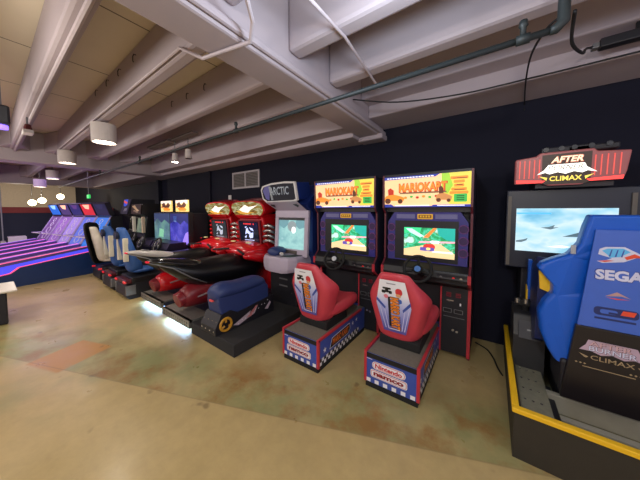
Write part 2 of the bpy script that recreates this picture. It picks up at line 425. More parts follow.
def decal_print():
    if 'seat_print' in MATS: return MATS['seat_print']
    m = bpy.data.materials.new('seat_print'); m.use_nodes = True
    nt = m.node_tree; N = nt.nodes; L = nt.links
    tc = N.new('ShaderNodeTexCoord'); sx = N.new('ShaderNodeSeparateXYZ'); L.new(tc.outputs['Object'], sx.inputs['Vector'])
    mr = N.new('ShaderNodeMapRange'); mr.inputs['From Min'].default_value = .5; mr.inputs['From Max'].default_value = 1.0; L.new(sx.outputs['Z'], mr.inputs['Value'])
    r = N.new('ShaderNodeValToRGB')
    for k in range(2): r.color_ramp.elements.new(.5)
    for e, (p, c) in zip(r.color_ramp.elements, ((0, '56509c'), (.28, '8084c8'), (.55, 'b4b8e0'), (.78, 'e4e4ea'))): e.position = p; e.color = lin(c)
    L.new(mr.outputs['Result'], r.inputs['Fac']); b = N['Principled BSDF']; L.new(r.outputs['Color'], b.inputs['Base Color']); b.inputs['Roughness'].default_value = .4
    MATS['seat_print'] = m
    return m
def kart_machine(cx, cy, dx, bl, label):
    t = thing('racing_arcade_machine', label, 'arcade machine', (cx, cy, 0), 0, 'kart racing machines with red seats')
    W = .475
    prof = [(0, 0), (0, .78), (-.1, .83), (-.17, .89), (-.17, .98), (-.08, 1.06), (-.09, 1.62), (-.16, 1.69), (-.16, 2.08), (.48, 2.08), (.56, 1.0), (.56, 0)]
    for s in (-1, 1):
        MB().prismx(prof, s*W, s*(W-.022), dark, mat('unlit_red_trim', '5a1a28', .45)).build('side_panel', t)  # red trim darkened to maroon in its colour, for the unlit upper edge
        MB().prismx([(-.008, .02), (-.008, .79), (-.11, .84), (-.18, .89), (-.18, .98), (-.165, .98), (-.16, .9), (-.1, .85), (.004, .79), (.004, .02)], s*(W+.004), s*(W-.028), redtrim).build('edge_trim', t)
    MB().box(-.45, .45, .10, .55, .03, 2.04, black2).build('cabinet_body', t)
    # coin column
    m = MB().box(.17, .452, .0, .1, .03, .82, black2)
    M = front(.31, -.001, 0)
    m.rect(-.135, -.12, .03, .8, redtrim, M, .004, .006)
    for x in (-.05, .045): m.rect(x-.025, x+.025, .68, .73, mat('coin_slot_glow', '4c1020', .3, emit='8a1428', es=.15), M, .002, .004).rect(x-.015, x+.015, .695, .702, black, M, .007)
    m.rect(-.07, 0, .63, .645, silver, M, .002).rect(.06, .075, .59, .62, whitep, M, .002)
    for x in (-.06, .05): m.pill(x, .52, .09, .05, grey, M, .002, .008).pill(x, .52, .075, .036, black, M, .003, .006)
    m.rect(-.1, .11, .445, .453, grey, M, .002)
    for p in ((.0, .3), (.04, .29)): m.disc(front(.31+p[0], -.006, p[1]), .014, silver, n=10)
    m.build('coin_door', t, .0)
    # dashboard, with its buttons
    MB().prismx([(.1, .82), (-.05, .80), (-.17, .86), (-.18, .92), (-.16, .99), (-.07, 1.05), (.1, 1.05)], -.45, .45, black).build('dashboard', t, .008)
    m = MB()
    Md = frame((.3, -.165, .925), (1, 0, 0), (0, -.02, 1))
    m.rect(-.14, .14, -.05, .045, black2, Md, .006, .004)
    for x, c in ((-.1, grey), (.02, mat('red_button', 'c02020', .3, emit='c02020', es=.4)), (.09, silver)): m.disc(Md @ Matrix.Translation((x, .01, .0115)), .014, c, n=12)
    m.build('button_panel', t)
    # steering wheel
    Mw = frame((.0, -.36, 1.03), (1, 0, 0), (0, .42, .9))
    w = MB().torus(Mw, .14, .017, rubber)
    for a in (200, 340, 90):
        a = math.radians(a); w.tube([(.03*math.cos(a), .03*math.sin(a), -.02), (.14*math.cos(a), .14*math.sin(a), 0)], .014, rubber, M=Mw)
    w.cyl((0, 0, -.03), (0, 0, .0), .05, rubber, M=Mw).cyl((0, 0, -.2), (0, 0, -.03), .04, black, M=Mw)
    so = w.build('steering_wheel', t, smooth=True)
    MB().cyl((0, 0, .0), (0, 0, .008), .032, mat('hub_blue', '3a6cae', .4) if cx > -1 else mat('hub_silver', 'c4c8cc', .35), M=Mw).build('wheel_hub', so)
    # monitor bezel
    m = MB()
    Mz = front(0, -.055, 1.35)
    P = [(-.435, -.3), (.435, -.3), (.435, .17), (.36, .285), (-.36, .285), (-.435, .17)]
    m.poly(P, purplebez, Mz, -.12, .12)
    m.rect(-.345, .345, -.285, .185, black, Mz, .001, .006)
    for s in (-1, 1): m.rect(s*.11, s*.33, .21, .262, mat('smoked_lens', '6a6a98', .3), Mz, .001, .005)
    bz = m.build('monitor_bezel', t)
    for s in (-1, 1):
        for z in (.10, -.03, -.16):
            Mr = front(s*.392, -.059, 1.35+z)
            MB().torus(Mr, .045, .006, mat('purple_ring', '6a3a78', .35), n=20, k=6).disc(Mr, .042, mat('speaker_mesh', '3a2450', .7), .001).build('speaker', bz)
    m = MB().pill(0, 0, .17, .06, mat('lit_amber_sign', 'c89a30', .4, emit='d09a20', es=.35), front(0, -.061, 1.585), .002, .008)
    m.pill(0, .0, .14, .035, mat('amber_dark', '7a4a14', .4, emit='6a3a10', es=.2), front(0, -.061, 1.585), .004, .006)
    for k in range(4): m.rect(-.055+k*.03, -.035+k*.03, -.01, .012, yellow, front(0, -.061, 1.585), .005)
    m.build('lit_sign', bz)
    # picture: forest track with a small red racer
    Ms = front(.04, -.064, 1.285) @ Matrix.Diagonal((.91, .92, 1, 1))
    s_ = MB().rect(-.3, .3, -.185, .185, kart_screen, Ms, 0)
    pm = lambda n, c, e=1.1: mat(n, c, .4, emit=c, es=e)
    s_.poly([(-.3, .185), (-.3, .1), (-.2, .13), (-.12, .06), (-.08, .185)], pm('pic_leaf', '2fc07a'), Ms, .001)
    s_.poly([(-.28, .17), (-.2, .17), (-.05, .08), (-.1, .06), (-.22, .12)], pm('pic_palm', 'b8f0d8'), Ms, .0015)
    s_.poly([(-.06, .06), (.06, .185), (.1, .185), (.0, .06)], pm('pic_bark', 'd87a34'), Ms, .0015)
    s_.poly([(.1, .185), (.3, .185), (.3, .02), (.2, .05), (.12, .1)], pm('pic_teal', '189a8c'), Ms, .001)
    s_.poly([(-.12, -.01), (.3, .01), (.3, .03), (-.1, .012)], pm('pic_kerb', 'e8a0b0'), Ms, .0015)
    s_.poly([(-.3, -.185), (-.3, -.1), (.05, -.01), (.14, -.01), (.3, -.12), (.3, -.185)], pm('pic_road', 'd9bd8c'), Ms, .001)
    s_.pill(.08, .01, .1, .035, pm('pic_cloud', 'f2e4f0'), Ms, .002)
    s_.poly([(-.06, -.07), (-.05, -.03), (-.02, -.015), (.05, -.015), (.08, -.035), (.085, -.07)], pm('pic_racer', 'c03028'), Ms, .002)
    s_.pill(-.01, -.085, .17, .045, pm('pic_wheels', '56489c'), Ms, .0025, .012).pill(.005, -.08, .05, .03, pm('pic_plate', 'f0dc7c'), Ms, .003)
    s_.rect(.05, .28, -.12, -.10, pm('pic_meter', 'f4f0e0'), Ms, .0025)
    s_.build('screen', t)
    # marquee
    Mm = frame((0, -.15, 1.875), (1, 0, 0), (0, -.05, 1))
    m = MB().rect(-.452, .452, -.18, .18, marq_cream, Mm, -.05, .05)
    m.poly([(-.452, .18), (-.452, .145), (-.2, .15), (.12, .153), (.16, .18)], marq_bl, Mm, .001)
    for k in range(16): m.rect(-.42+k*.033, -.396+k*.033, .158, .168, marq_wh, Mm, .002)
    m.poly([(.2, .18), (.452, .18), (.452, -.15), (.26, -.15), (.18, -.02), (.25, .1)], marq_yl, Mm, .0012)
    m.poly([(.18, .18), (.25, .18), (.29, .05), (.24, -.04), (.18, -.0)], mat('lit_lime', '9ac838', .4, emit='98c838', es=.7), Mm, .0014)
    for z, w in ((.125, .16), (.085, .10), (.045, .09), (.005, .14), (-.03, .17)): m.pill(.345, z, w, .03, marq_or, Mm, .002, .008)
    for z, w in ((.12, .13), (.05, .06), (.0, .1)): m.pill(.35, z, w, .008, marq_br, Mm, .003, .003)
    m.pill(.36, -.085, .12, .085, marq_gr, Mm, .002, .01)
    for z in (-.065, -.085, -.105): m.rect(.325, .395, z-.006, z+.004, mat('lit_dark_green', '145c24', .4, emit='145c24', es=.4), Mm, .003)
    m.text('MARIOKART', Mm, -.02, .045, .52, .11, marq_rd, .002, .06).text('MARIOKART', Mm, -.022, .048, .50, .092, marq_or, .003, .03)
    m.rect(-.27, .23, -.025, -.008, mat('lit_grey_brown', '7c5c3c', .4, emit='7c5c3c', es=.6), Mm, .002)
    for k in range(6): m.pill(-.2+k*.066, -.07+.01*(k % 2), .034, .026, (marq_or, marq_gr, marq_rd)[k % 3], Mm, .002)
    for xx, sc_, c in ((-.34, 1.3, marq_or), (.2, .85, mat('lit_tan', 'c88a50', .4, emit='c88448', es=.6))):   # plain little racing karts
        m.poly([(xx-.09*sc_, -.1), (xx-.08*sc_, -.05), (xx-.02*sc_, -.02), (xx+.05*sc_, -.045), (xx+.1*sc_, -.07), (xx+.09*sc_, -.105)], c, Mm, .004)
        m.pill(xx-.055*sc_, -.105, .055*sc_, .05*sc_, marq_br, Mm, .005).pill(xx+.06*sc_, -.11, .045*sc_, .042*sc_, marq_br, Mm, .005)
        m.poly([(xx-.05*sc_, -.035), (xx-.055*sc_, .03), (xx-.03*sc_, .05), (xx, .02), (xx, -.03)], marq_br if sc_ < 1 else marq_rd, Mm, .0045)
    m.poly([(-.452, -.18), (.452, -.18), (.452, -.155), (.1, -.155), (.08, -.168), (-.34, -.168), (-.37, -.145), (-.452, -.145)], marq_bl, Mm, .0015)
    m.rect(-.32, .06, -.166, -.157, marq_wh, Mm, .002).rect(.14, .4, -.168, -.16, marq_wh, Mm, .002)
    m.build('marquee', t)
    MB().box(-.452, .452, -.15, .47, 2.055, 2.085, black2).build('top_panel', t)
    MB().box(-.452, .452, -.06, .1, 1.64, 1.695, black2).build('marquee_shelf', t)
    # seat base
    y0 = -bl
    m = MB().box(dx-.235, dx+.235, y0+.002, .0, 0, .05, rubber).box(dx-.235, dx+.235, y0, .08, .05, .325, navy)
    m.rect(-.235, .235, .285, .33, blackprint, front(dx, y0, 0), .003)
    bs = m.build('seat_base', t)
    MB().box(dx-.222, dx+.222, y0+.012, .0, .322, .332, greymat).build('floor_mat', bs)
    for s in (-1, 1):
        MB().box(dx+s*.225, dx+s*.25, y0-.006, y0+.02, .05, .345, redtrim).box(dx+s*.228, dx+s*.25, y0, -.12, .325, .348, redtrim).build('edge_trim', bs)
    M = front(dx, y0, 0)
    cxp = -.018; m = MB().pill(cxp, .228, .305, .072, whitep, M, .003, .035).pill(cxp, .228, .292, .061, mat('logo_red', 'c8242c', .4), M, .004, .030).pill(cxp, .228, .284, .053, whitep, M, .005, .026)
    m.text('Nintendo', M, cxp, .228, .245, .042, MATS['logo_red'], .006, .04)
    m.pill(cxp, .148, .335, .072, whitep, M, .003, .02).pill(cxp, .148, .322, .061, MATS['logo_red'], M, .004, .018).pill(cxp, .148, .314, .053, whitep, M, .005, .014)
    m.text('namco', M, cxp, .148, .275, .034, mat('logo_dark_red', '8c1a24', .4), .006, .05)
    for k in range(6): m.rect(-.225+k*.08, -.185+k*.08, .055, .09, whitep, M, .003)
    m.rect(-.225, -.17, .272, .277, whitep, M, .003)
    m.build('front_decal', bs)
    for s in (-1, 1):
        M = right(dx+.235, y0+bl/2, 0) if s > 0 else left(dx-.235, y0+bl/2, 0)
        m = MB()
        for k in range(22):
            for r_ in range(2):
                if (k+r_) % 2 == 0: m.rect(-bl/2+.03+k*.04, -bl/2+.03+(k+1)*.04, .055+r_*.035, .09+r_*.035, whitep, M, .003)
                else: m.rect(-bl/2+.03+k*.04, -bl/2+.03+(k+1)*.04, .055+r_*.035, .09+r_*.035, blackprint, M, .003)
        m.poly([(-.33*s, .15), (-.28*s, .26), (.12*s, .275), (.14*s, .2), (.08*s, .155)], whitep, M, .003) 
        m.poly([(-.32*s, .157), (-.275*s, .253), (.115*s, .267), (.13*s, .203), (.076*s, .162)], blackprint, M, .004)
        m.text('MARIO KART', M, -.09*s, .212, .36, .075, orangered, .005, .05).text('MARIO KART', M, -.09*s, .213, .35, .068, orange, .006, .01)
        for p, r_ in (((-.42, .19), .035), ((.2, .24), .032), ((.3, .25), .03)): m.star(p[0]*s, p[1], r_, whitep, M, .004)
        m.build('side_decal', bs)
    # seat: a wrapped bucket shell with cushion
    yb = y0+.16; bx = dx; dx = dx-.03; K = 1.2
    secs = []
    for z, w, y, dpt, th in ((.39, .12, .09, .14, .03), (.43, .165, .07, .17, .035), (.60, .19, .04, .18, .04), (.74, .225, .015, .23, .045), (.80, .232, .005, .24, .045), (.86, .215, -.005, .19, .045), (.97, .145, -.025, .09, .045), (1.045, .105, -.04, .06, .04), (1.075, .085, -.035, .05, .025)):
        fl = .03; w *= K; dpt *= .95
        o_ = [(-w-fl, y+dpt), (-w-.012, y+dpt*.45), (-w+.03, y), (-w*.4, y-.012), (w*.4, y-.012), (w-.03, y), (w+.012, y+dpt*.45), (w+fl, y+dpt)]
        i_ = [(w+fl-th, y+dpt-.005), (w-th, y+dpt*.5), (w*.4, y+th+.02), (-w*.4, y+th+.02), (-w+th, y+dpt*.5), (-w-fl+th, y+dpt-.005)]
        secs.append([(dx+a, yb+b_, z) for a, b_ in o_+i_])
    seat = MB().loft(secs, red).build('seat', t, sub=2)
    m = MB()
    cs = []
    for y, zt, zb_, w in ((.10, .56, .43, .2), (.2, .55, .41, .24), (.4, .545, .41, .27), (.66, .585, .42, .28), (.74, .56, .45, .26)):
        cs.append([(dx-w, yb+y, zb_), (dx-w-.03, yb+y, zt-.02), (dx-w+.02, yb+y, zt+.05), (dx-w*.5, yb+y, zt), (dx+w*.5, yb+y, zt), (dx+w-.02, yb+y, zt+.05), (dx+w+.03, yb+y, zt-.02), (dx+w, yb+y, zb_)])
    m.loft(cs, red).build('cushion', seat, sub=2)
    MB().prismx([(yb+.07, .333), (yb+.07, .42), (yb+.5, .47), (yb+.52, .333)], bx-.19, bx+.19, rubber).build('pedestal', t, .01)
    # back decal, lying on the leaning back of the shell
    p0, p1 = Vector((dx, yb+.058, .49)), Vector((dx, yb-.046, 1.0))
    v = (p1-p0).normalized()
    Mb = frame(p0-Vector((0, .02, 0)), (1, 0, 0), v); H = (p1-p0).length
    Mb = Mb @ Matrix.Diagonal((1.06, 1.03, 1, 1)); out = [(-.10, .0), (.10, .0), (.155, .28), (.11, H), (-.11, H), (-.155, .28)]
    m = MB().poly(out, decal_print(), Mb, 0)
    for k, (a, b_) in enumerate(((-.13, .03), (-.09, .02), (.10, .02), (.135, .03))): m.poly([(a*.62, .03), (a*.62+.008, .03), (a+.006, .27), (a, .27)], mat('print_pale_streak', 'c4c4e6', .45), Mb, .001)
    m.poly([(-.15, .34), (-.07, .25), (-.075, .225), (-.152, .305)], navy, Mb, .002).poly([(.15, .34), (.08, .25), (.085, .225), (.152, .305)], navy, Mb, .002)
    m.rect(-.045, -.025, .06, .36, blackprint, Mb, .002)
    m.text('MARIO KART', Mb, .015, .20, .33, .085, blackprint, .003, .10, -PI/2).text('MARIO KART', Mb, .015, .20, .32, .078, orange, .004, .05, -PI/2)
    for x, z, w, h_ in ((-.05, .44, .075, .018), (-.05, .425, .03, .05), (-.08, .405, .035, .03), (-.02, .405, .03, .03)): m.pill(x, z, w, h_, blackprint, Mb, .002, .008)
    m.pill(.055, .42, .06, .07, mat('print_red', 'c83038', .45), Mb, .002).pill(-.06, .36, .04, .04, mat('print_pink', 'd87888', .45), Mb, .002).pill(.06, .33, .035, .045, mat('print_blue', '3c62b8', .45), Mb, .002).pill(.05, .385, .045, .03, mat('print_skin', 'd8a070', .45), Mb, .003)
    m.rect(-.05, .03, H-.035, H-.025, mat('print_grey', '90909a', .5), Mb, .002).rect(-.05, .05, .03, .037, whitep, Mb, .003)
    m.build('back_decal', seat)
    return t
kart_machine(-.632, 3.04, -.06, 1.0, 'red-seated kart racing cabinet right of its twin, nearest the blue flight cabinet')
kart_machine(-1.655, 2.99, .03, 1.09, 'red-seated kart racing cabinet left of its twin, beside the white snowmobile cabinet')

# ------------------------------------------------------------------ snowmobile machine
def snowmobile():
    t = thing('snowmobile_arcade_machine', 'white snowmobile cabinet on a black platform with navy ride-on seat', 'arcade machine', (-2.72, 1.56, 0))
    platm = mat('platform_black_carpet', '262628', .85, var=.25, scale=60)
    MB().box(-.54, .42, 0, 1.75, 0, .15, platm).build('platform', t, .008)
    # seat
    sx = -.08
    secs = [ell(sx, .03, .60, .10, .06), ell(sx, .06, .62, .145, .10), ell(sx, .2, .645, .16, .115), ell(sx, .36, .61, .155, .095), ell(sx, .6, .635, .155, .095), ell(sx, .78, .62, .14, .09), ell(sx, .84, .59, .10, .05)]
    st = MB().loft(secs, navyvinyl).build('seat', t, sub=1)
    MB().box(sx-.03, sx+.03, .02, .05, .53, .55, mat('tail_lamp_red', 'c84848', .3, emit='d04040', es=.3)).build('tail_lamp', st)
    m = MB()
    m.loft([[(sx-.13, .10, .15), (sx+.13, .10, .15), (sx+.13, .80, .15), (sx-.13, .80, .15)],
            [(sx-.15, .09, .32), (sx+.15, .09, .32), (sx+.15, .84, .32), (sx-.15, .84, .32)],
            [(sx-.13, .05, .52), (sx+.13, .05, .52), (sx+.13, .85, .55), (sx-.13, .85, .55)],
            [(sx-.12, .05, .62), (sx+.12, .05, .62), (sx+.12, .8, .62), (sx-.12, .8, .62)]], navyvinyl)
    m.build('seat_body', t, .015)
    m = MB().prismx([(-.02, .15), (-.02, .24), (.06, .38), (.2, .40), (.3, .34), (.92, .40), (.92, .15)], sx-.165, sx+.165, black2)
    sk = m.build('track_skirt', t, .01)
    M = right(sx+.168, 0, 0)
    m = MB()
    m.poly([(.22, .2), (.5, .3), (.46, .24), (.62, .34), (.56, .24), (.4, .2), (.3, .17)], mat('pale_graphic', 'b8a8b4', .4), M, .001)
    m.poly([(.42, .22), (.58, .34), (.62, .34), (.5, .22)], mat('salmon_graphic', 'c07878', .4), M, .002)
    m.poly([(.74, .24), (.84, .33), (.86, .3), (.8, .22)], MATS['pale_graphic'], M, .001)
    for k in range(10): m.disc(M @ Matrix.Translation((.3+.055*k, .19+.016*k+(.02 if k % 2 else 0), .002)), .007, whitep, n=8)
    m.build('side_graphic', sk)
    Mw = right(sx+.168, .12, .25)
    w = MB().torus(Mw, .075, .016, mat('ochre_yellow', 'c8922c', .4), n=24, k=6)
    for a in (90, 210, 330):
        a = math.radians(a); w.tube([(0, 0, 0), (.075*math.cos(a), .075*math.sin(a), 0)], .014, MATS['ochre_yellow'], 6, Mw)
    w.cyl((0, 0, -.005), (0, 0, .015), .028, black, M=Mw).build('bogie_wheel', sk)
    m = MB()
    for x in (-.13, -.045, .045, .13):
        for y, z in ((.012, .2), (.03, .3)): m.cyl((sx+x, -.026+ (z-.2)*.4, z), (sx+x, -.015+(z-.2)*.4, z), .010, silver, n=8)
    m.build('bolts', sk)
    # cabinet tower (cab origin shifted)
    cx = -.0
    MB().box(cx-.28, cx+.30, 1.20, 1.75, .15, .72, black2).build('pedestal', t, .01)
    m = MB()
    for z in (.56, .45): m.rect(-.12, .06, z-.012, z+.012, grey, front(cx+.05, 1.198, 0), .002)
    m.disc(front(cx+.2, 1.196, .52), .012, silver).disc(front(cx+.2, 1.196, .36), .012, silver)
    m.build('coin_door', t)
    # shelf
    sh = []
    for z, k in ((.70, .86), (.76, .97), (.83, 1.0), (.90, .98), (.945, .9)):
        sh.append([(cx-.36*k, 1.52, z), (cx-.36*k, 1.16-.02*k, z), (cx-.27*k, 1.10-.06*k, z), (cx-.1, 1.08-.085*k, z), (cx+.16, 1.08-.085*k, z), (cx+.26*k, 1.10-.05*k, z), (cx+.33*k, 1.18, z), (cx+.34*k, 1.52, z)])
    lav = mat('lavender_white_plastic', 'b9aebf', .35, var=.04)
    hs = MB().loft(sh, lav).build('control_shelf', t, .012)
    MB().poly([(.05, -.14), (.22, -.10), (.3, .10), (.16, .12)], black2, top(cx+.02, 1.22, .946), .0, .008).build('speaker_grille', hs)
    secs = [ell(cx-.10, 1.06, .985, .10, .05), ell(cx-.11, 1.10, 1.0, .14, .075), ell(cx-.10, 1.24, 1.01, .13, .075), ell(cx-.08, 1.32, 1.0, .08, .05)]
    hb = MB().loft(secs, navyvinyl).build('handlebar_cowl', t, sub=1)
    MB().tube([(cx-.1, 1.16, .99), (cx+.08, 1.10, .985)], .018, black).tube([(cx+.06, 1.107, .985), (cx+.1, 1.095, .985)], .026, white).build('handle_grip', hb)
    # body behind
    MB().prismx([(1.55, .72), (1.48, .95), (1.45, 1.0), (1.45, 1.62), (1.35, 1.70), (1.3, 1.76), (1.75, 2.1), (1.9, 2.1), (1.95, .15), (1.75, .15)], cx-.29, cx+.42, navy2).build('cabinet_body', t)
    Mf = frame((cx+.05, 1.36, 1.30), (1, 0, 0), (0, .06, 1))
    m = MB()
    for a in ((-.36, .36, .24, .36), (-.36, .36, -.38, -.27), (-.36, -.285, -.27, .24), (.285, .36, -.27, .24)): m.rect(*a, lav, Mf, -.03, .05)
    bz = m.build('monitor_bezel', t, .008)
    MB().rect(-.15, .15, -.345, -.29, mat('slot_grille', '5c5450', .5), Mf, .021, .006).build('speaker_slot', bz)
    MB().rect(-.285, .285, .20, .24, black, Mf, -.0, .012).build('visor_strip', bz)
    icep = screen_mat('ice_picture', [(.3, '8fc8c8'), (.45, 'a8dcd8'), (.6, '84bcc0'), (.75, 'c8ecec')], 4., 1.0)
    s_ = MB().rect(-.285, .285, -.27, .22, icep, Mf, -.005)
    pm = lambda n, c: mat(n, c, .4, emit=c, es=.8)
    s_.poly([(-.285, .2), (-.285, .11), (-.17, .06), (-.08, .12), (-.06, .2)], pm('pic_slate', '5f8e98'), Mf, 0).poly([(.285, .2), (.285, .09), (.17, .06), (.08, .12), (.1, .2)], pm('pic_slate', '5f8e98'), Mf, 0)
    s_.pill(.01, .10, .19, .17, pm('pic_rock', '7c8c90'), Mf, .001).pill(.05, .04, .09, .11, pm('pic_snow', 'f6fbfa'), Mf, .002)
    s_.build('screen', t)
    # marquee: rounded hood with dark glass and frosty letters
    Mm = frame((cx+.02, 1.14, 1.94), (1, 0, 0), (0, -.10, 1))
    P = [(-.42, -.10), (-.33, -.16), (.30, -.15), (.34, -.13), (.31, .15), (.1, .165), (-.2, .155), (-.40, .12), (-.45, .06)]
    m = MB().poly(P, white, Mm, -.05, .05).poly([(x*.95, y*.93) for x, y in P], navy2, Mm, -.38, .33)
    hd = m.build('marquee_hood', t, .012)
    Q = [(x*.92, y*.82+.0) for x, y in P]
    m = MB().poly(Q, glass, Mm, .002)
    m.poly([(-.39, .04), (-.34, .10), (-.22, .12), (-.25, -.12), (-.33, -.09)], mat('violet_decal', '54509c', .4), Mm, .003)
    m.poly([(-.25, .1), (-.2, .1), (-.16, -.11), (-.2, -.12)], mat('frost_decal', '9098a0', .4), Mm, .004)
    m.text('ARCTIC', Mm, -.02, .025, .42, .13, mat('frost_edge', '3c4a5c', .3, emit='30405a', es=.2), .004, .03).text('ARCTIC', Mm, -.02, .025, .41, .12, mat('frost_letters', '9ca4ac', .3, emit='707880', es=.25), .005, .01)
    m.build('marquee_panel', hd)
    m = MB().add([(cx-.30, 1.13, 1.79), (cx+.38, 1.13, 1.79), (cx+.38, 1.36, 1.66), (cx-.27, 1.36, 1.66)], [(0, 1, 2, 3)], lav)
    Ms = frame((cx+.04, 1.24, 1.725), (1, 0, 0), (0, .23, -.13))
    for s in (-1, 1): m.poly([(s*.28, -.07), (s*.2, -.06), (s*.24, .03), (s*.3, -.02)], black, Ms, -.004)
    m.build('speaker_soffit', t)
    return t
snowmobile()

# ------------------------------------------------------------------ red motorcycle machines
def superbike(cx, cy, label, tailcol, number, scr, ped='red'):
    t = thing('motorcycle_arcade_machine', label, 'arcade machine', (cx, cy, 0), 0, 'red motorcycle racing machines'); t.scale = (1.1, 1.13, 1.)
    # platform: tread plate edge, deck and feet, with a light strip beneath
    deck = mat('dark_blue_deck', '272b40', .5)
    pf = MB().box(-.37, .37, .04, 1.9, .075, .15, deck).build('platform', t, .008)
    m = MB().box(-.38, .38, .0, .26, .14, .165, mat('grey_step', '7c7a76', .45, .4)).box(-.38, .38, -.01, .03, .06, .165, mat('tread_plate', '8c8986', .4, .6))
    for k in range(13):
        for j in range(2): m.box(-.365+k*.057, -.36+k*.057, -.014, -.01, .075+j*.04, .10+j*.04, black2)
    m.build('tread_edge', pf)
    for x in (-.33, .33):
        for y in (.08, 1.7): MB().cyl((x, y, 0), (x, y, .08), .022, black, n=10).build('foot', t)
    MB().box(-.34, .34, .05, .09, .058, .072, lamp_mat('white_blue_led', 'a8d0ff', 4)).build('light_strip', pf)
    l = bpy.data.lights.new('underglow', 'AREA'); l.shape = 'RECTANGLE'; l.size = .7; l.size_y = .12; l.energy = 3.2; l.color = (.36, .62, 1)
    o = bpy.data.objects.new('underglow', l); COL.objects.link(o); o.location = (cx, cy+.02, .052); o.rotation_euler = (math.radians(-25), 0, 0)
    # lower fairing
    secs = [ell(0, .06, .36, .11, .12), ell(0, .12, .37, .15, .17), ell(0, .35, .40, .17, .21), ell(0, .8, .42, .21, .26), ell(0, 1.2, .45, .2, .28)]
    lf = MB().loft(secs, darkred if ped == 'dull' else bikered).build('lower_fairing', t, sub=1)
    MB().cyl((.0, .02, .34), (0, .10, .36), .105, darkred, .12, 24).build('rear_wheel_hub', t, .01)
    m = MB().poly([(.2, .40), (.55, .45), (.56, .47), (.2, .42)], mat('stripe_silver', '9a8c90', .4), right(.185, 0, -.02), 0, .012)
    m.build('fairing_stripe', lf)
    # tail and seat
    secs = [ell(0, -.29, .975, .035, .018, flat=.3), ell(0, -.22, .965, .07, .04, flat=.3), ell(0, -.06, .93, .115, .065), ell(0, .2, .84, .14, .09), ell(0, .42, .78, .16, .11)]
    tl = MB().loft(secs, tailcol).build('tail_cowl', t, sub=1)
    MB().box(-.03, .03, -.298, -.27, .962, .982, mat('tail_lens_red', 'e0303c', .2, emit='ff2838', es=.3)).build('tail_lamp', tl)
    m = MB()
    for s in (-1, 1): m.tube([(s*.03, -.27, .955), (s*.12, -.06, .86), (s*.2, .12, .70), (s*.24, .3, .58)], .009, grey, 6)
    m.build('tail_trim', tl, smooth=True)
    if number:
        m = MB().pill(0, 0, .12, .10, white, frame((0, -.05, .987), (1, 0, 0), (0, 1, -.26)), .004).pill(0, 0, .05, .05, mat('number_blue', '4a62b0', .4), frame((0, -.05, .987), (1, 0, 0), (0, 1, -.26)), .006)
        m.build('number_plate', tl)
    secs = [ell(0, .3, .70, .15, .10), ell(0, .45, .72, .18, .12), ell(0, .65, .70, .20, .15), ell(0, .75, .73, .21, .18), ell(0, .9, .78, .20, .14), ell(0, 1.05, .80, .18, .10)]
    MB().loft(secs, mat('gloss_black', '101014', .15, coat=.4)).build('seat_and_tank', t, sub=1)
    # knee-level dark side mass
    MB().loft([ell(0, -.18, .91, .05, .03), ell(0, -.03, .83, .11, .10), ell(0, .15, .72, .20, .17), ell(0, .4, .68, .25, .24), ell(0, .7, .66, .27, .26), ell(0, 1.1, .64, .30, .28), ell(0, 1.3, .62, .30, .26)], mat('satin_black_fairing', '0e0e12', .3)).build('engine_cover', t, sub=1)
    # front cowl with dash
    secs = [ell(0, .86, .92, .26, .06), ell(0, .94, .96, .38, .10), ell(0, 1.12, .98, .43, .13), ell(0, 1.36, .96, .43, .14)]
    fc = MB().loft(secs, bikered).build('front_cowl', t, sub=1)
    for s in (-1, 1):
        MB().loft([ell(s*.36, .78, .90, .05, .04), ell(s*.38, .9, .90, .09, .08), ell(s*.40, 1.1, .86, .10, .12), ell(s*.36, 1.3, .82, .10, .16)], bikered).build('hand_guard', fc, sub=1)
        MB().tube([(s*.12, .86, .98), (s*.30, .80, .96), (s*.40, .76, .95)], .017, rubber).build('handlebar', fc)
        m = MB().pill(0, 0, .12, .05, mat('dash_lens', 'd8d0a0', .3, emit='e0c870', es=.3), frame((s*.2, 1.0, 1.085), (1, 0, 0), (0, 1, .3)), .006)
        m.pill(.0, 0, .05, .03, MATS['tail_lens_red'], frame((s*.33, .98, 1.06), (1, 0, 0), (0, 1, .3)), .006)
        m.build('dash_light', fc)
    # tower
    m = MB()
    tw = []
    for z, w, y in ((.15, .36, 1.4), (.8, .36, 1.3), (1.02, .35, 1.26), (1.1, .34, 1.24), (1.45, .33, 1.2), (1.55, .30, 1.2)):
        tw.append([(-w, y, z), (w, y, z), (w-.04, 1.85, z), (-w+.04, 1.85, z)])
    m.loft(tw, bikered)
    m.build('tower', t, .03)
    Ms = frame((0, 1.185, 1.26), (1, 0, 0), (0, -.09, 1))
    bz = MB().rect(-.285, .285, -.21, .22, darkred, Ms, -.02, .035).rect(-.25, .25, -.185, .20, glass, Ms, .015, .006).build('monitor_bezel', t, .006)
    sm = scr[0]
    s_ = MB().rect(-.235, .235, -.175, .185, sm, Ms, .0225)
    for k in range(8): s_.rect(-.12+k*.035, -.095+k*.035, .14, .165, mat('pic_redtext', 'e02828', .4, emit='e83030', es=scr[1]), Ms, .0235) if k != 6 else None
    lc = mat('pic_biker'+number_tag(scr[1]), 'c8d4ff', .4, emit='b8c8ff' if scr[1] > .7 else '8fb0b0', es=scr[1])
    for P in ([(-.1, -.05), (-.06, .06), (-.02, .08), (.0, .02), (.05, .0), (.02, -.05), (-.04, -.02)], [(.02, .09), (.11, .07), (.13, .02), (.06, .04)], [(.04, -.02), (.12, -.0), (.1, -.1), (.03, -.12), (.0, -.08)], [(-.12, -.1), (-.06, -.06), (-.08, -.12)], [(-.1, .09), (-.04, .11), (-.06, .07)]):
        s_.poly(P, lc, Ms, .0235)
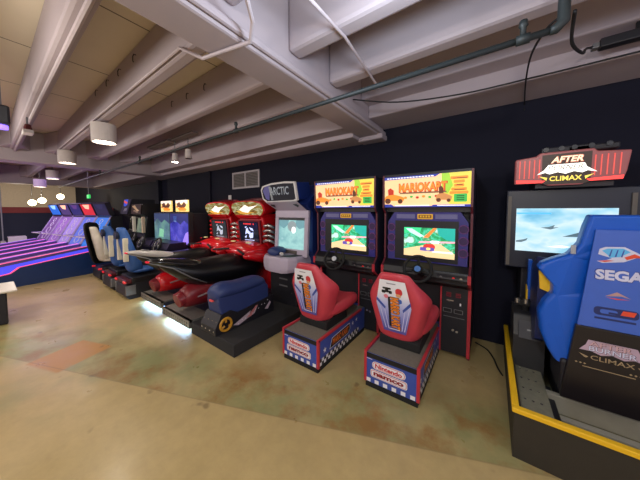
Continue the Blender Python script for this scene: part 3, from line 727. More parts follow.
    s_.rect(-.12, .13, -.155, -.145, lc, Ms, .0235)
    s_.build('screen', t)
    # oval marquee
    Mm = frame((.0, 1.13, 1.675), (1, 0, 0), (0, -.25, 1))
    n = 26
    o_ = []
    for k in range(n):
        a = 2*PI*k/n; o_.append((.405*math.copysign(abs(math.cos(a))**.75, math.cos(a)), .15*math.copysign(abs(math.sin(a))**.8, math.sin(a))+.02*math.cos(a)**2))
    hd = MB().poly([(x*1.06, y*1.1) for x, y in o_], bikered, Mm, -.3, .3).build('marquee_hood', t, .02)
    swirl = screen_mat('swirl_marquee', [(.32, '5a2014'), (.42, 'b89038'), (.5, '8c8c50'), (.56, 'e8e0b0'), (.62, '9a8a40'), (.72, '8a2a20')], 6.5, .7, detail=6, stretch=(1, 1, 2.6)) if 'swirl_marquee' not in MATS else MATS['swirl_marquee']
    m = MB().poly(o_, swirl, Mm, .004)
    m.poly([(-.2, .0), (-.02, .09), (.08, .05), (.3, .08), (.1, -.0), (.02, -.06), (-.12, -.04)], mat('lit_emblem', 'f4f0e6', .4, emit='fff8ea', es=.8), Mm, .006)
    m.poly([(-.3, -.03), (-.1, -.0), (.1, -.05), (.25, -.03), (.0, -.09), (-.2, -.08)], mat('lit_gold', 'c8a040', .4, emit='d0a040', es=.6), Mm, .005)
    m.build('marquee_panel', hd)
    MB().loft([[(-.26, 1.16, 1.5), (.26, 1.16, 1.5), (.26, 1.6, 1.5), (-.26, 1.6, 1.5)], [(-.3, 1.08, 1.58), (.3, 1.08, 1.58), (.3, 1.55, 1.6), (-.3, 1.55, 1.6)]], bikered).build('marquee_neck', t, .02)
    # chromed engine model on the right flank
    m = MB()
    for k in range(4):
        z = 1.1+k*.09
        m.tube([(.34, 1.2, z), (.42, 1.22, z+.03), (.47, 1.3, z-.02), (.42, 1.45, z-.06)], .032, silver, 8)
    m.build('chrome_pipes', t, smooth=True)
    for k in range(5): MB().cyl((-.35, 1.22, 1.05+k*.09), (-.39, 1.2, 1.07+k*.09), .03, bikered, .02, 10).build('side_vent', t)
    return t
def number_tag(x): return '_bright' if x > .7 else '_dim'
dkA = mat('dim_screen_glass', '30343a', .15, emit='3a4246', es=.35)
dkB = mat('dark_screen_glass', '10141e', .15, emit='182038', es=.4)
superbike(-3.69, 1.55, 'red motorcycle cabinet with black tail next to the white snowmobile cabinet', mat('tail_black', '17171a', .2, coat=.4), False, (dkB, 1.0), 'dull')
superbike(-4.77, 1.62, 'red motorcycle cabinet with grey-white tail, left of the black-tailed one', mat('tail_grey', 'b0aca8', .3), True, (dkA, .5))

# ------------------------------------------------------------------ seated driving machines, further along
def racing_seat(mb_parent, x, y, z0, h, shell, stripe=None, pad=None):
    secs = []
    for f, w, dy, d in ((0, .16, .0, .26), (.25, .20, -.02, .22), (.5, .22, -.06, .16), (.68, .21, -.09, .14), (.76, .16, -.10, .14), (.84, .15, -.11, .14), (.97, .13, -.13, .11), (1, .10, -.13, .1)):
        z = z0+f*h; yy = y+dy
        secs.append([(x-w, yy+d, z), (x-w-.01, yy+d*.5, z), (x-w+.04, yy, z), (x, yy-.02, z), (x+w-.04, yy, z), (x+w+.01, yy+d*.5, z), (x+w, yy+d, z), (x+w-.06, yy+d, z), (x+w-.08, yy+.1, z), (x, yy+.09, z), (x-w+.08, yy+.1, z), (x-w+.06, yy+d, z)])
    o = MB().loft(secs, shell).build('seat', mb_parent, sub=1)
    cs = [[(x-.2, y+a, z0), (x-.2, y+a, z0+.12), (x, y+a, z0+.09), (x+.2, y+a, z0+.12), (x+.2, y+a, z0)] for a in (.02, .25, .5)]
    MB().loft(cs, shell).build('cushion', o, sub=1)
    if stripe:
        for s in (-1, 1):
            MB().box(x+s*.17-.028, x+s*.17+.028, y-.1, y-.02, z0+.3*h, z0+.78*h, stripe).build('seat_stripe', o, .01)
    if pad:
        MB().cyl((x, y-.17, z0+.84*h), (x, y-.12, z0+.84*h), .075, pad).build('headrest_opening', o)
    return o
def driving_machine(cx, label, pic, mq, seatpos, monx):
    t = thing('driving_arcade_machine', label, 'arcade machine', (cx, 1.45, 0), 0, 'blue-seated driving machines with big monitors')
    bs = MB().prismx([(.06, 0), (0, .06), (.02, .24), (.12, .3), (1.0, .3), (1.1, .12), (1.1, 0)], -.29, .29, black2).build('seat_base', t, .02)
    MB().box(-.28, .28, .005, .14, .29, .36, mat('dark_maroon', '4a141c', .35)).box(-.3, .3, .1, .9, .3, .40, black).build('rear_panel', t, .015)
    for x in (-.26, -.20, .20, .26): MB().cyl((x, -.01, .325), (x, .02, .325), .022, MATS['tail_lens_red'], n=12).build('tail_lamp', bs)
    for s in (-1, 1): MB().box(s*.29-.015, s*.29+.015, .0, .16, .08, .26, grey).build('corner_guard', bs, .01)
    racing_seat(t, seatpos, .12, .42, .92, seatblue, mat('seat_stripe_cream', 'd2cdb8', .5), mat('seat_opening_dark', '15203a', .6))
    dsh = MB().prismx([(.90, 0), (.78, .7), (.66, .86), (.73, .98), (1.05, .98), (1.15, 0)], monx-.40, monx+.40, mat('dark_violet_dash', '1c1830', .35)).build('dashboard', t, .02)
    Mw = frame((monx, .64, .93), (1, 0, 0), (0, .4, .92))
    w = MB().torus(Mw, .15, .02, rubber).torus(Mw, .118, .008, silver)
    for a in (200, 340, 90):
        a = math.radians(a); w.tube([(0, 0, -.01), (.14*math.cos(a), .14*math.sin(a), 0)], .018, grey, 6, Mw)
    w.cyl((0, 0, -.16), (0, 0, .01), .04, black, M=Mw).build('steering_wheel', t, smooth=True)
    MB().box(monx-.44, monx+.44, 1.09, 1.2, .90, 1.62, black).box(monx-.3, monx+.3, 1.13, 1.6, 0, 1.60, black2).build('monitor', t, .01)
    Ms = front(monx, 1.087, 1.25) @ Matrix.Diagonal((.86, .95, 1, 1))
    s_ = MB().rect(-.5, .5, -.35, .36, pic[0], Ms, .002)
    for P, c in pic[1]: s_.poly(P, c, Ms, .004)
    s_.build('screen', t)
    Mm = front(monx+mq, 1.13, 1.76) @ Matrix.Diagonal((.88, .95, 1, 1))
    m = MB().rect(-.32, .32, -.13, .14, mat('lit_gold_cream', 'f0cf80', .4, emit='f6cf78', es=.95), Mm, -.03, .03)
    m.poly([(-.32, .14), (.32, .14), (.32, .05), (.1, .08), (-.1, .03), (-.32, .08)], mat('lit_pink_white', 'f4e2d4', .4, emit='f4e2d8', es=.8), Mm, .002)
    m.poly([(-.26, .06), (-.1, .1), (.0, .02), (.14, .1), (.26, .03), (.2, -.03), (.02, -.05), (-.2, -.02)], marq_br, Mm, .003)
    m.poly([(-.2, -.05), (.05, -.02), (.28, -.07), (.22, -.11), (-.12, -.11)], marq_or, Mm, .003)
    m.poly([(-.3, -.02), (-.22, .02), (-.2, -.05)], marq_rd, Mm, .003)
    m.build('marquee', t)
    return t
pA = (screen_mat('violet_race_picture', [(.3, '2a2a98'), (.48, '4a48c8'), (.6, '6a62e0'), (.72, '302c80')], 3., .85), [([(-.5, .36), (.5, .36), (.5, .12), (.3, .2), (.1, .1), (-.2, .2), (-.5, .1)], mat('pic_night', '1c2260', .4, emit='20266a', es=.7)), ([(.15, -.35), (.5, -.35), (.5, -.05), (.35, -.1)], mat('pic_violet', '8a70e8', .4, emit='9a80f0', es=.9)), ([(-.3, .3), (-.1, .3), (-.12, .15), (-.28, .17)], mat('pic_bluegrey', '6078b8', .4, emit='6078b8', es=.6))])
pB = (screen_mat('grey_green_picture', [(.3, '4a6c78'), (.48, '6a94a0'), (.6, '7cb0a4'), (.72, '5c7c98')], 3., .75), [([(-.5, .36), (.5, .36), (.5, .1), (.2, .2), (0, .12), (-.3, .22), (-.5, .12)], mat('pic_dark_sky', '2e3e64', .4, emit='34446c', es=.6)), ([(-.2, -.25), (.1, -.25), (.12, -.05), (-.15, -.03)], mat('pic_green_pale', '7cc09c', .4, emit='7cc09c', es=.7))])
driving_machine(-5.73, 'blue-seated driving machine with violet-lit monitor beside the grey-tailed motorcycle', pA, .06, .0, .0)
driving_machine(-6.62, 'blue-seated driving machine with grey-green monitor, beside the white-seated one', pB, .16, .0, .0)

t = thing('racing_arcade_machine', 'white and black bucket-seat racing machine with dark cabinet, nearest the glowing ball lanes', 'arcade machine', (-7.70, 1.50, 0))
bs = MB().prismx([(.06, 0), (0, .06), (.02, .24), (.12, .3), (1.0, .3), (1.1, .12), (1.1, 0)], -.32, .32, black2).build('seat_base', t, .02)
for x in (-.28, .28): MB().cyl((x, -.01, .29), (x, .05, .29), .02, MATS['tail_lens_red'], n=12).build('tail_lamp', bs)
cream = mat('cream_vinyl', 'd6cfc0', .4)
so = racing_seat(t, .0, .06, .40, .88, cream)
secs = []
for f, y, z, w in ((0, .06, .34, .17), (.2, .0, .55, .20), (.5, -.06, .95, .22), (.8, -.10, 1.22, .18), (1., -.10, 1.40, .12)):
    secs.append([(-.02-w-.03, y+.24, z), (-.02-w-.04, y+.05, z), (-.02-w+.02, y-.06, z), (-.02, y-.09, z), (.0, y-.05, z), (-.02-w+.05, y-.01, z), (-.02-w+.0, y+.1, z), (-.02-w+.01, y+.24, z)])
MB().loft(secs, black).build('seat_back_shell', so, sub=1)
MB().prismx([(1.15, 0), (1.0, .8), (.85, .95), (.92, 1.02), (1.0, 1.5), (.86, 1.56), (.9, 1.84), (1.5, 1.84), (1.6, 0)], -.34, .34, black).build('cabinet_body', t, .015)
Ms = frame((0, .955, 1.25), (1, 0, 0), (0, .15, 1))
MB().rect(-.27, .27, -.18, .2, screen_mat('olive_picture', [(.35, '4e5c58'), (.5, '8a9a80'), (.65, '6c8078')], 5., .6), Ms, .012).build('screen', t)
for s in (-1, 1): MB().box(s*.33-.03, s*.33+.03, .86, .93, 1.08, 1.5, cream if s < 0 else mat('warm_strip', 'c8b49a', .5)).build('light_column', t, .008)
Mm = frame((.0, .86, 1.70), (1, 0, 0), (0, .10, 1))
m = MB().rect(-.34, .34, -.13, .13, mat('brown_marquee', '2a1e1c', .8, emit='33221e', es=.4), Mm, .002, .01)
m.poly([(-.3, .08), (-.1, .1), (.1, .0), (.26, -.04), (.1, -.06), (-.15, .02)], mat('bronze_marks', 'a08466', .4, emit='a08058', es=.45), Mm, .014)
m.poly([(-.2, -.05), (.1, -.1), (.2, -.08), (-.1, -.02)], mat('bronze_marks2', '7c6a58', .4, emit='6c5848', es=.4), Mm, .014)
m.build('marquee', t)
Mw = frame((.05, .74, .93), (1, 0, 0), (0, .4, .92))
w = MB().torus(Mw, .15, .02, rubber).cyl((0, 0, -.16), (0, 0, .01), .04, black, M=Mw)
for a in (200, 340, 90):
    a = math.radians(a); w.tube([(0, 0, -.01), (.14*math.cos(a), .14*math.sin(a), 0)], .018, grey, 6, Mw)
w.build('steering_wheel', t, smooth=True)

t = thing('upright_arcade_cabinet', 'dark cabinet with slanted blue and red marquee behind the white seat', 'arcade machine', (-8.38, 2.33, 0))
MB().prismx([(0, 0), (.0, .85), (-.18, .95), (-.18, 1.0), (.1, 1.1), (.18, 1.5), (-.06, 1.56), (.06, 1.98), (.6, 1.98), (.7, 0)], -.24, .30, black2).build('cabinet_body', t, .012)
Ms = frame((.03, .125, 1.3), (1, 0, 0), (0, .2, 1))
MB().rect(-.22, .22, -.16, .16, glass, Ms, .008).build('screen', t)
Mm = frame((.03, -.01, 1.77), (1, 0, 0), (0, .12, .42))
Mm = Mm @ Matrix.Diagonal((.85, 1, 1, 1)); m = MB().rect(-.33, .33, -.21, .21, mat('dark_violet_marquee', '1c1830', .8, emit='1c1830', es=.3), Mm, .002, .01)
m.poly([(-.33, .21), (.05, .21), (.12, .05), (-.05, .0), (-.2, .03)], mat('lit_cobalt', '2038a0', .8, emit='3454d8', es=.6), Mm, .014)
m.poly([(-.33, .19), (-.05, .15), (.1, .12), (.05, .07), (-.15, .1), (-.28, .13)], mat('lit_coral', 'a83a3a', .8, emit='e05858', es=.6), Mm, .016)
for k in range(3): m.poly([(-.05+k*.09, -.13), (-.01+k*.09, -.05), (.03+k*.09, -.05), (-.01+k*.09, -.13)], mat('dim_letters', '5c5478', .4, emit='504870', es=.4), Mm, .015)
m.build('marquee', t)
MB().prismx([(-.2, .955), (-.2, 1.0), (-.02, 1.06), (.0, 1.0)], -.23, .29, black).build('control_panel', t, .006)

# ------------------------------------------------------------------ ball-rolling lanes
pink = lamp_mat('neon_pink', 'f05a90', .85); violet = lamp_mat('neon_violet', 'b478e8', .8); neonblue = lamp_mat('neon_blue', '4a4cf0', .8)
laneside = mat('dark_blue_lane_side', '1c3668', .35)
lanetop = mat('purple_lane', 'a070b8', .35)
A = math.radians(10)
ux = Vector((math.cos(A), math.sin(A), 0)); 
cols = [('blue-lit', '2a78d8'), ('blue-violet', '5c74d0'), ('lilac', '9a86cc'), ('mauve', '8a62ac'), ('dark mauve', '6a4684')]
names = ['nearest and rightmost glowing ball lane, with the blue-lit target board', 'second glowing ball lane from the right, with the blue-violet board', 'middle glowing ball lane of five, with the lilac board', 'fourth glowing ball lane from the right, with the mauve board', 'farthest and leftmost glowing ball lane, with the dark mauve board']
mqc = [('1c2038', '303458'), ('c02a34', 'ffb090'), ('2c2a60', '6a4a8c'), ('4a3a6a', 'ffc49a'), ('2f6ad0', '9ad0ff')]
for i in range(5):
    c = Vector((-8.88, 1.27, 0))-ux*(.77*i)
    t = thing('ball_lane_machine', names[i], 'ball game lane', c, A, 'glowing ball lanes by the far wall')
    w = .375
    zt = lambda y: .63+.14*y
    prof = [(-3.2, 0), (-3.2, zt(-3.2)+.12), (-2.8, zt(-2.8)), (.35, zt(.35)), (.9, .7), (.9, 0)]
    MB().prismx(prof, -w, w, laneside).build('lane_body', t, .006)
    MB().prismx([(-2.6, zt(-2.6)+.004), (-2.6, zt(-2.6)-.02), (.3, zt(.3)-.02), (.3, zt(.3)+.004)], -w+.08, w-.08, lanetop).build('lane_bed', t)
    for s in (-1, 1):
        rl = MB().prismx([(-2.9, zt(-2.9)), (-2.9, zt(-2.9)+.07), (.3, zt(.3)+.07), (.3, zt(.3))], s*w, s*(w-.055), mat('rail_violet', '5c4c90', .4)).build('side_rail', t)
        MB().prismx([(-2.85, zt(-2.85)+.071), (-2.85, zt(-2.85)+.08), (.28, zt(.28)+.08), (.28, zt(.28)+.071)], s*w*.985, s*(w-.05), violet if s < 0 else pink).build('light_strip', rl)
    if i == 0:
        gp = right(w+.001, 0, 0)
        m = MB().poly([(-3.0, zt(-3.0)-.16), (-1.1, zt(-1.1)-.15), (-.98, zt(-.98)-.06), (.5, zt(.5)-.06), (.5, zt(.5)+.02), (-3.0, zt(-3.)+.0)], neonblue, gp, .002)
        m.poly([(-3.0, zt(-3.0)-.20), (-1.08, zt(-1.08)-.17), (-.95, zt(-.95)-.08), (.5, zt(.5)-.08), (.5, zt(.5)-.06), (-.98, zt(-.98)-.06), (-1.1, zt(-1.1)-.15), (-3.0, zt(-3.0)-.17)], pink, gp, .004)
        m.build('side_graphic', t)
    # target board: a steep lit ramp between cage walls
    colm = mat('target_board_'+cols[i][0].replace(' ', '_').replace('-', '_'), cols[i][1], .35, emit=cols[i][1], es=.45)
    Mr = frame((0, .30, .66), (1, 0, 0), (0, .46, .88))
    bd = MB().rect(-w+.05, w-.05, 0, .96, colm, Mr, -.05, .05).build('target_board', t)
    m = MB()
    for z in (.2, .42, .62, .78): m.torus(Mr @ Matrix.Translation((0, z, .006)), .1 if z < .6 else .065, .008, whitep, n=18, k=5, sx=1.2)
    m.build('score_rings', bd)
    for s in (-1, 1):
        m = MB().tube([(s*(w-.02), .28, .66), (s*(w-.02), .74, 1.5)], .018, mat('cage_lilac', 'b0a0c8', .35), 6)
        m.tube([(s*(w-.02), .2, .95), (s*(w-.02), .42, .95)], .012, MATS['cage_lilac'], 6)
        m.build('cage_post', t)
    MB().box(-w+.03, w-.03, .22, .25, .93, .955, white).build('cross_bar', t)
    MB().box(-w, w, .72, 1.0, 0, 1.5, black2).build('back_box', t)
    Mm = frame((0, .66, 1.68), (1, 0, 0), (0, -.12, .36))
    hd = MB().rect(-w+.02, w-.02, -.18, .19, black2, Mm, -.12, .115).build('marquee_box', t)
    m = MB().rect(-w+.04, w-.04, -.16, .17, mat('lane_marquee_%s' % 'abcde'[i], mqc[i][0], .4, emit=mqc[i][0], es=.8), Mm, .0)
    m.poly([(-.2, .16), (.22, .16), (.1, .02), (-.1, .04)], mat('lane_marquee_hot_%s' % 'abcde'[i], mqc[i][1], .4, emit=mqc[i][1], es=1.0 if i in (1, 3, 4) else .35), Mm, .002)
    m.build('marquee', hd)
l = bpy.data.lights.new('blacklight', 'AREA'); l.shape = 'RECTANGLE'; l.size = 4; l.size_y = 1.5; l.energy = 25; l.color = (.55, .35, 1)
o = bpy.data.objects.new('blacklight', l); COL.objects.link(o); o.location = (-11, 1.0, 2.7)

t = thing('ticket_bin', 'small white open bin left of the far ball lane', 'bin', (-13.3, .62, 0))
MB().box(-.25, .25, -.2, .2, 0, .78, white).build('bin_body', t, .01)
MB().box(-.2, .2, -.205, -.2, .5, .74, black2).build('opening', t)
t = thing('pull_cord', 'thin pale hanging cord with a weight in front of the far dark wall', 'cord', (-14.6, .36, 2.5))
MB().tube([(0, 0, .9), (0, 0, -2.0)], .02, mat('cord_white', 'a8acb4', .5), 6).build('cord', t)
MB().cyl((0, 0, -2.12), (0, 0, -1.95), .09, white, .06, 10).build('weight', t)
for (y, z, x), lb in (((1.30, 2.03, -17.2), 'leftmost of three bright bulbs glowing above the far dark wall'), ((1.6, 2.14, -17.2), 'middle of three bright bulbs above the far dark wall'), ((2.2, 2.35, -17.2), 'rightmost and brightest of three bulbs above the far dark wall')):
    b_ = thing('globe_lamp', lb, 'lamp', (x, y, z), 0, 'bulbs beyond the far wall')
    n = 12
    MB().loft([[(.13*math.sin(PI*k/8)*math.cos(2*PI*j/n)+1e-4*math.cos(2*PI*j/n), .13*math.sin(PI*k/8)*math.sin(2*PI*j/n), -.13*math.cos(PI*k/8)) for j in range(n)] for k in range(9)], lamp_mat('bulb_glow', 'ffe8b8', 14)).build('globe', b_, smooth=True)
    MB().cyl((0, 0, .12), (0, 0, 3.42-z), .012, grey, n=6).build('stem', b_)
t = thing('exit_sign', 'tiny green-lit sign over the ball lanes by the far girder', 'sign', (-9.1, 1.70, 2.0))
MB().box(-.1, .1, -.02, .02, 0, .1, lamp_mat('sign_green', '2ad060', .8)).build('sign_panel', t)
MB().cyl((0, 0, .1), (0, 0, 1.4), .008, grey, n=6).build('stem', t)
t = thing('table', 'low white-topped table with black base at the left edge', 'table', (-6.1, -.15, 0))
MB().box(-.25, .46, -.45, .385, .47, .50, mat('white_laminate', 'd8d2c6', .35)).build('tabletop', t, .012)
MB().box(-.2, .40, -.35, .29, .0, .47, black2).build('base', t, .02)

# ------------------------------------------------------------------ flight machine
def flight():
    t = thing('flight_arcade_machine', 'large blue jet flight cabinet with yellow-edged platform at the right edge', 'arcade machine', (.66, 2.0, 0))
    # local x: world-.66, local y: world-2.0
    pm_ = mat('platform_dark_side', '2c2820', .6, var=.2)
    deckm = mat('deck_grey', '7a7868', .55, .0, var=.25, scale=30)
    L_, R_ = -.50, .62
    m = MB().box(L_+.04, R_-.04, .04, 1.5, 0, .10, pm_).box(L_, R_, 0, .04, 0, .33, pm_).box(L_, L_+.04, .04, 1.5, 0, .33, pm_).box(R_-.04, R_, .04, 1.5, 0, .33, pm_)
    m.box(L_+.04, L_+.22, .04, 1.3, .1, .27, deckm)
    pf = m.build('platform', t)
    MB().box(L_-.012, R_, -.012, .03, .315, .348, yellow).box(L_-.012, L_+.028, .03, 1.42, .315, .348, yellow).build('yellow_edge', pf, .006)
    m = MB()
    for k in range(7):
        for j in range(3): m.disc(top(L_+.08+j*.045, .12+k*.14, .271), .009, silver, n=8)
    m.build('deck_studs', pf)
    stepm = mat('step_grey', '9a978a', .6)
    MB().box(L_+.22, L_+.27, .04, .62, .1, .22, black2).box(L_+.22, R_-.04, .28, .33, .1, .20, stepm).box(L_+.22, R_-.04, .45, .5, .1, .26, stepm).box(L_+.22, R_-.04, .04, 1.4, .1, .13, mat('well_olive', '6e6a4c', .7)).build('step', pf, .006)
    m = MB()
    Mf = front(.18, -.001, .12)
    for k in range(4): m.poly([(-.06, .0+k*.03), (.0, .01+k*.03), (.0, .02+k*.03), (-.06, .01+k*.03)], mat('worn_marks', '6a6258', .6), Mf, .001)
    m.build('worn_emblem', pf)
    # seat shell
    half = [(.125, 1.625), (.145, 1.55), (.165, 1.43), (.215, 1.345), (.29, 1.30), (.345, 1.26), (.365, 1.22), (.33, 1.17), (.285, 1.11), (.282, 1.05), (.325, .97), (.35, .88), (.335, .74), (.30, .64), (.26, .57), (.2, .55)]
    out = [(-x, z) for x, z in half]+[(x, z) for x, z in half[::-1]]
    def shift(P, k, dz=0): return [(x*k, z+dz) for x, z in P]
    secs = []
    for y, k, dz in ((.33, .94, -.010), (.345, .985, -.002), (.37, 1.0, 0), (.44, 1.0, 0), (.47, .97, -.012)):
        secs.append([(x*k, y+max(0, (abs(x)-.12))*.35, z+dz) for x, z in out])
    sh = MB().loft(secs, bluegloss).build('seat_shell', t, .012)
    # the panel on the back of the seat
    Mb = frame((0, .33, 0), (1, 0, 0), (0, 0, 1))
    lb = mat('blue_violet_panel', '3f62bc', .35, var=.05)
    m = MB().poly([(-.105, 1.53), (.105, 1.53), (.165, .88), (-.165, .88)], lb, Mb, .004, .012)
    pn = m.build('back_panel', sh, .004)
    m = MB()
    prl = mat('pearl_print', 'c9cbe0', .4)
    cyan = mat('sky_print', '5cb4e6', .4); redp = mat('flame_red_print', 'd8492c', .4)
    y_ = .017
    # winged emblem
    m.poly([(-.09, 1.37), (-.085, 1.405), (-.06, 1.42), (.02, 1.425), (.075, 1.39), (.11, 1.365), (.075, 1.365), (.02, 1.33), (-.07, 1.315), (-.095, 1.325), (-.055, 1.335), (-.03, 1.35)], prl, Mb, y_)
    m.poly([(-.075, 1.395), (-.05, 1.41), (.015, 1.415), (.045, 1.395), (.0, 1.36), (-.04, 1.352), (-.05, 1.37)], cyan, Mb, y_+.001)
    for k in range(3): m.poly([(-.045+k*.025, 1.36), (-.035+k*.025, 1.405), (-.03+k*.025, 1.405), (-.038+k*.025, 1.36)], navy, Mb, y_+.002)
    m.poly([(.02, 1.36), (.06, 1.385), (.1, 1.365), (.06, 1.36), (.03, 1.345)], redp, Mb, y_+.002)
    m.poly([(-.09, 1.326), (-.06, 1.322), (-.02, 1.335), (-.05, 1.335)], redp, Mb, y_+.002)
    m.build('winged_emblem', pn)
    m = MB().text('SEGA', Mb, .005, 1.24, .215, .075, mat('sega_edge', '2c3c8c', .4), y_, .05).text('SEGA', Mb, .005, 1.24, .205, .066, prl, y_+.001, .045)
    m.build('lettering', pn)
    m = MB()
    m.poly([(-.05, 1.10), (.0, 1.135), (.06, 1.10), (.02, 1.112)], mat('copper_print', 'b08c88', .4), Mb, y_)
    m.poly([(-.045, 1.094), (.055, 1.094), (.0, 1.086)], redp, Mb, y_)
    dk = mat('deep_navy_print', '1f2c62', .4)
    m.pill(.0, 1.0, .19, .055, dk, Mb, y_, .02)
    m.pill(-.03, 1.0, .075, .028, lb, Mb, y_+.001, .012).rect(-.03, .01, .988, 1.0, dk, Mb, y_+.002).poly([(.03, 1.02), (.085, 1.02), (.075, .99), (.02, .99)], redp, Mb, y_+.001)
    m.rect(-.09, .085, .945, .958, dk, Mb, y_)
    m.build('panel_print', pn)
    low = MB().poly([(-.17, .875), (.17, .875), (.23, .34), (-.23, .34)], mat('gloss_black_panel', '1a1618', .3), Mb, -.02, .03).build('lower_panel', t, .004)
    m = MB()
    pk = mat('pale_rose_print', 'b49cae', .4); bz_ = mat('bronze_print', 'a08c6c', .4); y2 = .012
    m.poly([(-.15, .715), (-.12, .755), (-.11, .79), (.10, .79), (.12, .74), (.155, .70), (.09, .715), (.05, .70), (.0, .715), (-.05, .70), (-.09, .715)], pk, Mb, y2)
    m.text('AFTER', Mb, -.01, .768, .19, .036, mat('rose_dark', '4c2026', .4), y2+.001, .03).text('AFTER', Mb, -.012, .769, .185, .032, mat('rose_light', 'c8a4a8', .4), y2+.002, .01)
    m.text('BURNER', Mb, .0, .733, .21, .036, mat('grey_violet', '3a3050', .4), y2+.001, .03).text('BURNER', Mb, -.002, .734, .205, .032, prl, y2+.002, .01)
    m.text('CLIMAX', Mb, .0, .675, .19, .03, bz_, y2, .008)
    for s in (-1, 1): m.poly([(s*.15, .69), (s*.105, .675), (s*.115, .665), (s*.125, .668)], bz_, Mb, y2)
    m.rect(-.13, .10, .60, .605, bz_, Mb, y2)
    for x in (-.16, -.14, -.12, .08, .1, .12): m.poly([(x-.007, .622), (x, .628), (x+.007, .622), (x, .616)], bz_, Mb, y2)
    m.build('lower_print', low)
    MB().box(-.2, .3, .60, 1.2, .10, .70, black2).box(-.23, .23, .35, .7, .34, .6, black2).build('seat_pedestal', t, .02)
    MB().box(-.19, .19, .55, 1.05, .66, .80, navyvinyl).build('seat_cushion', t, .03)
    # left arm side panel
    m = MB().prismx([(.55, .62), (.50, 1.2), (.62, 1.28), (.95, 1.15), (1.0, .8), (.8, .5)], -.35, -.29, mat('dark_blue_side', '14204e', .35))
    sp = m.build('arm_panel', t, .01)
    MB().prismx([(.93, .78), (.90, 1.2), (.96, 1.2), (.99, .78)], -.37, -.345, bluegloss).build('blue_edge', sp)
    MB().poly([(-.35, 1.19), (-.31, 1.165), (-.265, 1.10), (-.265, 1.02), (-.34, 1.05)], yellow, front(0, .50, 0), 0, .012).build('yellow_patch', sp)
    MB().box(-.375, -.365, .92, 1.0, .45, .95, yellow).build('yellow_edge', sp)
    MB().rect(-.012, .012, -.03, .03, mat('pale_tag', '9a9ca4', .5), frame((-.196, .372, 1.385), (1, 0, 0), (.5, .0, 1)), .012, .01).build('pale_tag', sh)
    MB().disc(front(-.25, .435, .73), .014, silver).disc(front(-.28, .435, .9), .01, silver).build('bolts', sh)
    # throttle column / coin box on the platform
    mb = MB().prismx([(.72, .12), (.72, .55), (.80, .72), (1.08, .74), (1.1, .12)], L_+.03, L_+.24, mat('grey_box', '2a2a2c', .5)).build('control_column', t, .015)
    MB().rect(-.07, .07, -.07, .08, mat('grey_plate', '46464a', .7), front(L_+.135, .735, .60, .35), .012, .006).rect(-.015, .015, -.0, .012, grey, front(L_+.135, .735, .6, .35), .02).build('face_plate', mb)
    m = MB().tube([(L_+.12, .9, .72), (L_+.12, .88, .82)], .025, rubber)
    for x in (.06, .12, .18): m.cyl((L_+x, .86, .80), (L_+x, .86, .84), .016, silver, n=8)
    m.box(L_+.04, L_+.2, .86, .92, .78, .83, rubber)
    m.build('throttle_lever', mb)
    # monitor wall
    MB().box(-.54, .26+.1, 1.12, 1.5, 1.08, 1.86, mat('black_blue_cabinet', '141a2c', .4)).build('monitor_housing', t, .012)
    MB().box(-.40, .30, 1.2, 1.58, .12, 1.1, black2).build('monitor_stand', t, .01)
    for x in (-.515, .29): MB().box(x-.014, x+.014, 1.105, 1.12, 1.10, 1.80, mat('taupe_strip', '5c564e', .5)).build('edge_strip', t)
    sky = screen_mat('sky_picture', [(.32, '5cb0d8'), (.45, '9cd4ea'), (.56, 'd4ecf6'), (.7, 'a8dcf0')], 3.2, 1.15, detail=3, stretch=(1, 1, 1.8))
    Ms = front(-.125, 1.118, 1.47)
    s_ = MB().rect(-.335, .335, -.215, .205, sky, Ms, .002)
    jet = mat('pic_jet_grey', '5c7480', .4, emit='56707c', es=.7); jl = mat('pic_cloud_bright', 'eef6fa', .4, emit='eef6fa', es=1.1)
    s_.rect(-.33, -.08, .150, .165, mat('pic_bar_blue', '4aa8d8', .4, emit='4aa8d8', es=1.), Ms, .004)
    s_.poly([(.0, -.06), (.12, -.01), (.2, .03), (.3, .02), (.335, -.03), (.25, -.05), (.12, -.055)], jet, Ms, .004).poly([(.17, .03), (.21, .075), (.25, .07), (.25, .02)], jet, Ms, .004).poly([(.14, -.05), (.1, -.1), (.18, -.09), (.22, -.05)], jet, Ms, .004)
    s_.poly([(-.15, .02), (-.09, .03), (-.05, .05), (-.06, .025), (-.02, .03), (-.08, .005)], jet, Ms, .004)
    s_.poly([(-.33, -.115), (-.27, -.10), (-.24, -.085), (-.25, -.11), (-.29, -.13), (-.33, -.13)], jet, Ms, .004)
    s_.poly([(-.1, -.16), (.0, -.14), (.06, -.15), (.02, -.165)], jl, Ms, .003)
    s_.build('screen', t)
    # marquee
    Mm = frame((-.155, .93, 2.02), (1, 0, 0), (0, -.08, 1))
    body = mat('marquee_grey_red', '7c4c4c', .35, emit='8a4444', es=.6)
    P = [(-.335, -.12), (-.14, -.12), (-.1, -.145), (.1, -.145), (.14, -.12), (.33, -.115), (.345, -.05), (.36, .105), (.18, .12), (.16, .145), (-.17, .145), (-.19, .12), (-.335, .105)]
    hd = MB().poly(P, body, Mm, -.14, .14).build('marquee_box', t, .008)
    ng = lamp_mat('neon_red', 'ff4440', 1.3); ns = mat('red_stripe_lit', 'd85850', .4, emit='e05048', es=.7)
    for s in (-1, 1):
        m = MB()
        for k in range(5): m.rect(s*(.17+k*.034)-.004, s*(.17+k*.034)+.004, -.075, .09-(.0), ns, Mm, .003)
        m.poly([(s*.325, -.115), (s*.145, -.118), (s*.125, -.10), (s*.33, -.085)], ng, Mm, .004)
        m.build('neon_stripes', hd)
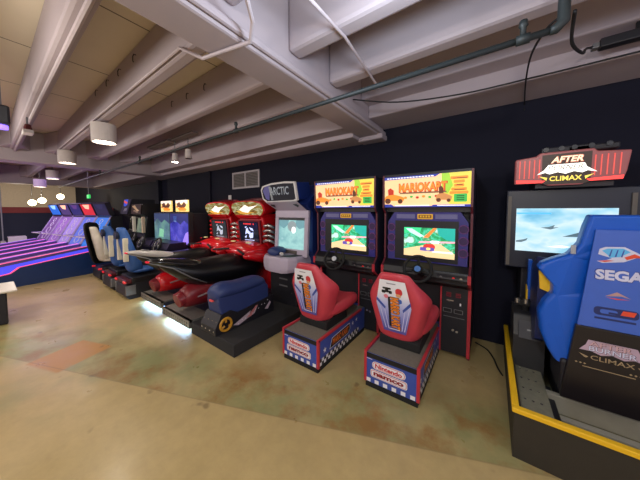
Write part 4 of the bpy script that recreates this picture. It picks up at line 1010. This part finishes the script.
    m = MB().poly([(-.15, -.12), (-.12, -.135), (.12, -.135), (.15, -.12), (.15, .125), (-.155, .125)], mat('logo_plate_brown', '3a2c24', .4, emit='382820', es=.3), Mm, .002)
    lw = mat('lit_logo_white', 'fffbe8', .4, emit='fffcee', es=1.5); lg = mat('lit_logo_gold', 'e8cc50', .4, emit='f0d860', es=1.0); lr = mat('lit_logo_red', 'c06a58', .4, emit='c87860', es=.6)
    m.poly([(-.185, -.045), (-.14, -.01), (-.11, .035), (.11, .035), (.125, .0), (.185, -.045), (.13, -.03), (.1, -.045), (.05, -.03), (.0, -.048), (-.05, -.03), (-.1, -.045), (-.13, -.03)], lw, Mm, .005)
    m.text('BURNER', Mm, .0, .008, .215, .042, mat('lit_logo_grey', '5a5446', .4, emit='6a6456', es=.5), .006, .0, 0, .25)
    m.text('AFTER', Mm, .01, .075, .205, .062, lr, .006, .07, 0, .25).text('AFTER', Mm, .008, .076, .195, .050, mat('lit_logo_cream', 'e8dcb8', .4, emit='f0e4c0', es=.9), .007, .025, 0, .25)
    m.text('CLIMAX', Mm, .0, -.085, .2, .042, lg, .006, .02)
    for s in (-1, 1): m.poly([(s*.17, -.06), (s*.115, -.075), (s*.12, -.1), (s*.135, -.085)], lg, Mm, .006)
    m.build('logo', hd)
    m = MB().box(-.31, .0, .98, 1.1, 2.16, 2.22, black2)
    m.box(-.14, .16, .98, 1.1, 2.16, 2.21, black2)
    tp = m.build('top_fins', t, .01)
    for x in (-.28, -.18, -.1, .0, .1): MB().cyl((x, .985, 2.20), (x, .97, 2.20), .02, mat('dim_lens', '34383e', .3), n=8).build('top_lamp', tp)
    MB().box(-.34, .14, 1.0, 1.45, 1.86, 2.14, black2).build('marquee_support', t)
    return t
flight()
cable([(-.12, 3.5, .012), (.0, 3.4, .012), (.06, 3.24, .012), (.1, 3.05, .012), (.135, 2.94, .012)], .008, 'black power cable on the floor from the kart cabinet to the platform')

# ------------------------------------------------------------------ light
def area(name, loc, size, energy, col, rot=(0, 0, 0)):
    l = bpy.data.lights.new(name, 'AREA'); l.size = size; l.energy = energy; l.color = col
    o = bpy.data.objects.new(name, l); COL.objects.link(o); o.location = loc; o.rotation_euler = rot
# unseen fill lights added behind and beside the camera; bright lamp above the karts
def point(name, loc, energy, col, r=.15):
    l = bpy.data.lights.new(name, 'POINT'); l.energy = energy; l.color = col; l.shadow_soft_size = r
    o = bpy.data.objects.new(name, l); COL.objects.link(o); o.location = loc
for x, y, z, e, c in ((-2.7, -.55, 2.5, 50, (1, .92, .80)), (-5.6, -.9, 2.5, 75, (1, .92, .80)), (.5, -1.7, 2.4, 120, (1, .94, .84)), (-9.2, -1.6, 2.5, 100, (1, .9, .8)), (2.2, .2, 2.5, 30, (.86, .88, 1))):
    point('hall_fill', (x, y, z), e, c)
point('bright_lamp', (-.45, 1.0, 2.62), 40, (.74, .87, 1), .1)
point('far_room_fill', (-18.5, 1.0, 2.5), 160, (1, .9, .75))  # added fill, no fixture of its own; brightens the far room
w = bpy.data.worlds.new('world'); sc.world = w; w.use_nodes = True
w.node_tree.nodes['Background'].inputs['Color'].default_value = (.62, .55, .62, 1)
w.node_tree.nodes['Background'].inputs['Strength'].default_value = .95

# ------------------------------------------------------------------ camera
cd = bpy.data.cameras.new('camera'); cam = bpy.data.objects.new('camera', cd); COL.objects.link(cam)
cam.location = (0, 0, 1.65); cam.rotation_euler = (math.radians(87.), 0, math.radians(35.6))
cd.sensor_width = 36; cd.lens = 36*240/640; cd.shift_y = -(240-223.58)/640; cd.clip_start = .05
sc.camera = cam
sc.view_settings.view_transform = 'Standard'; sc.view_settings.look = 'None'; sc.view_settings.exposure = 0.; sc.view_settings.gamma = 1
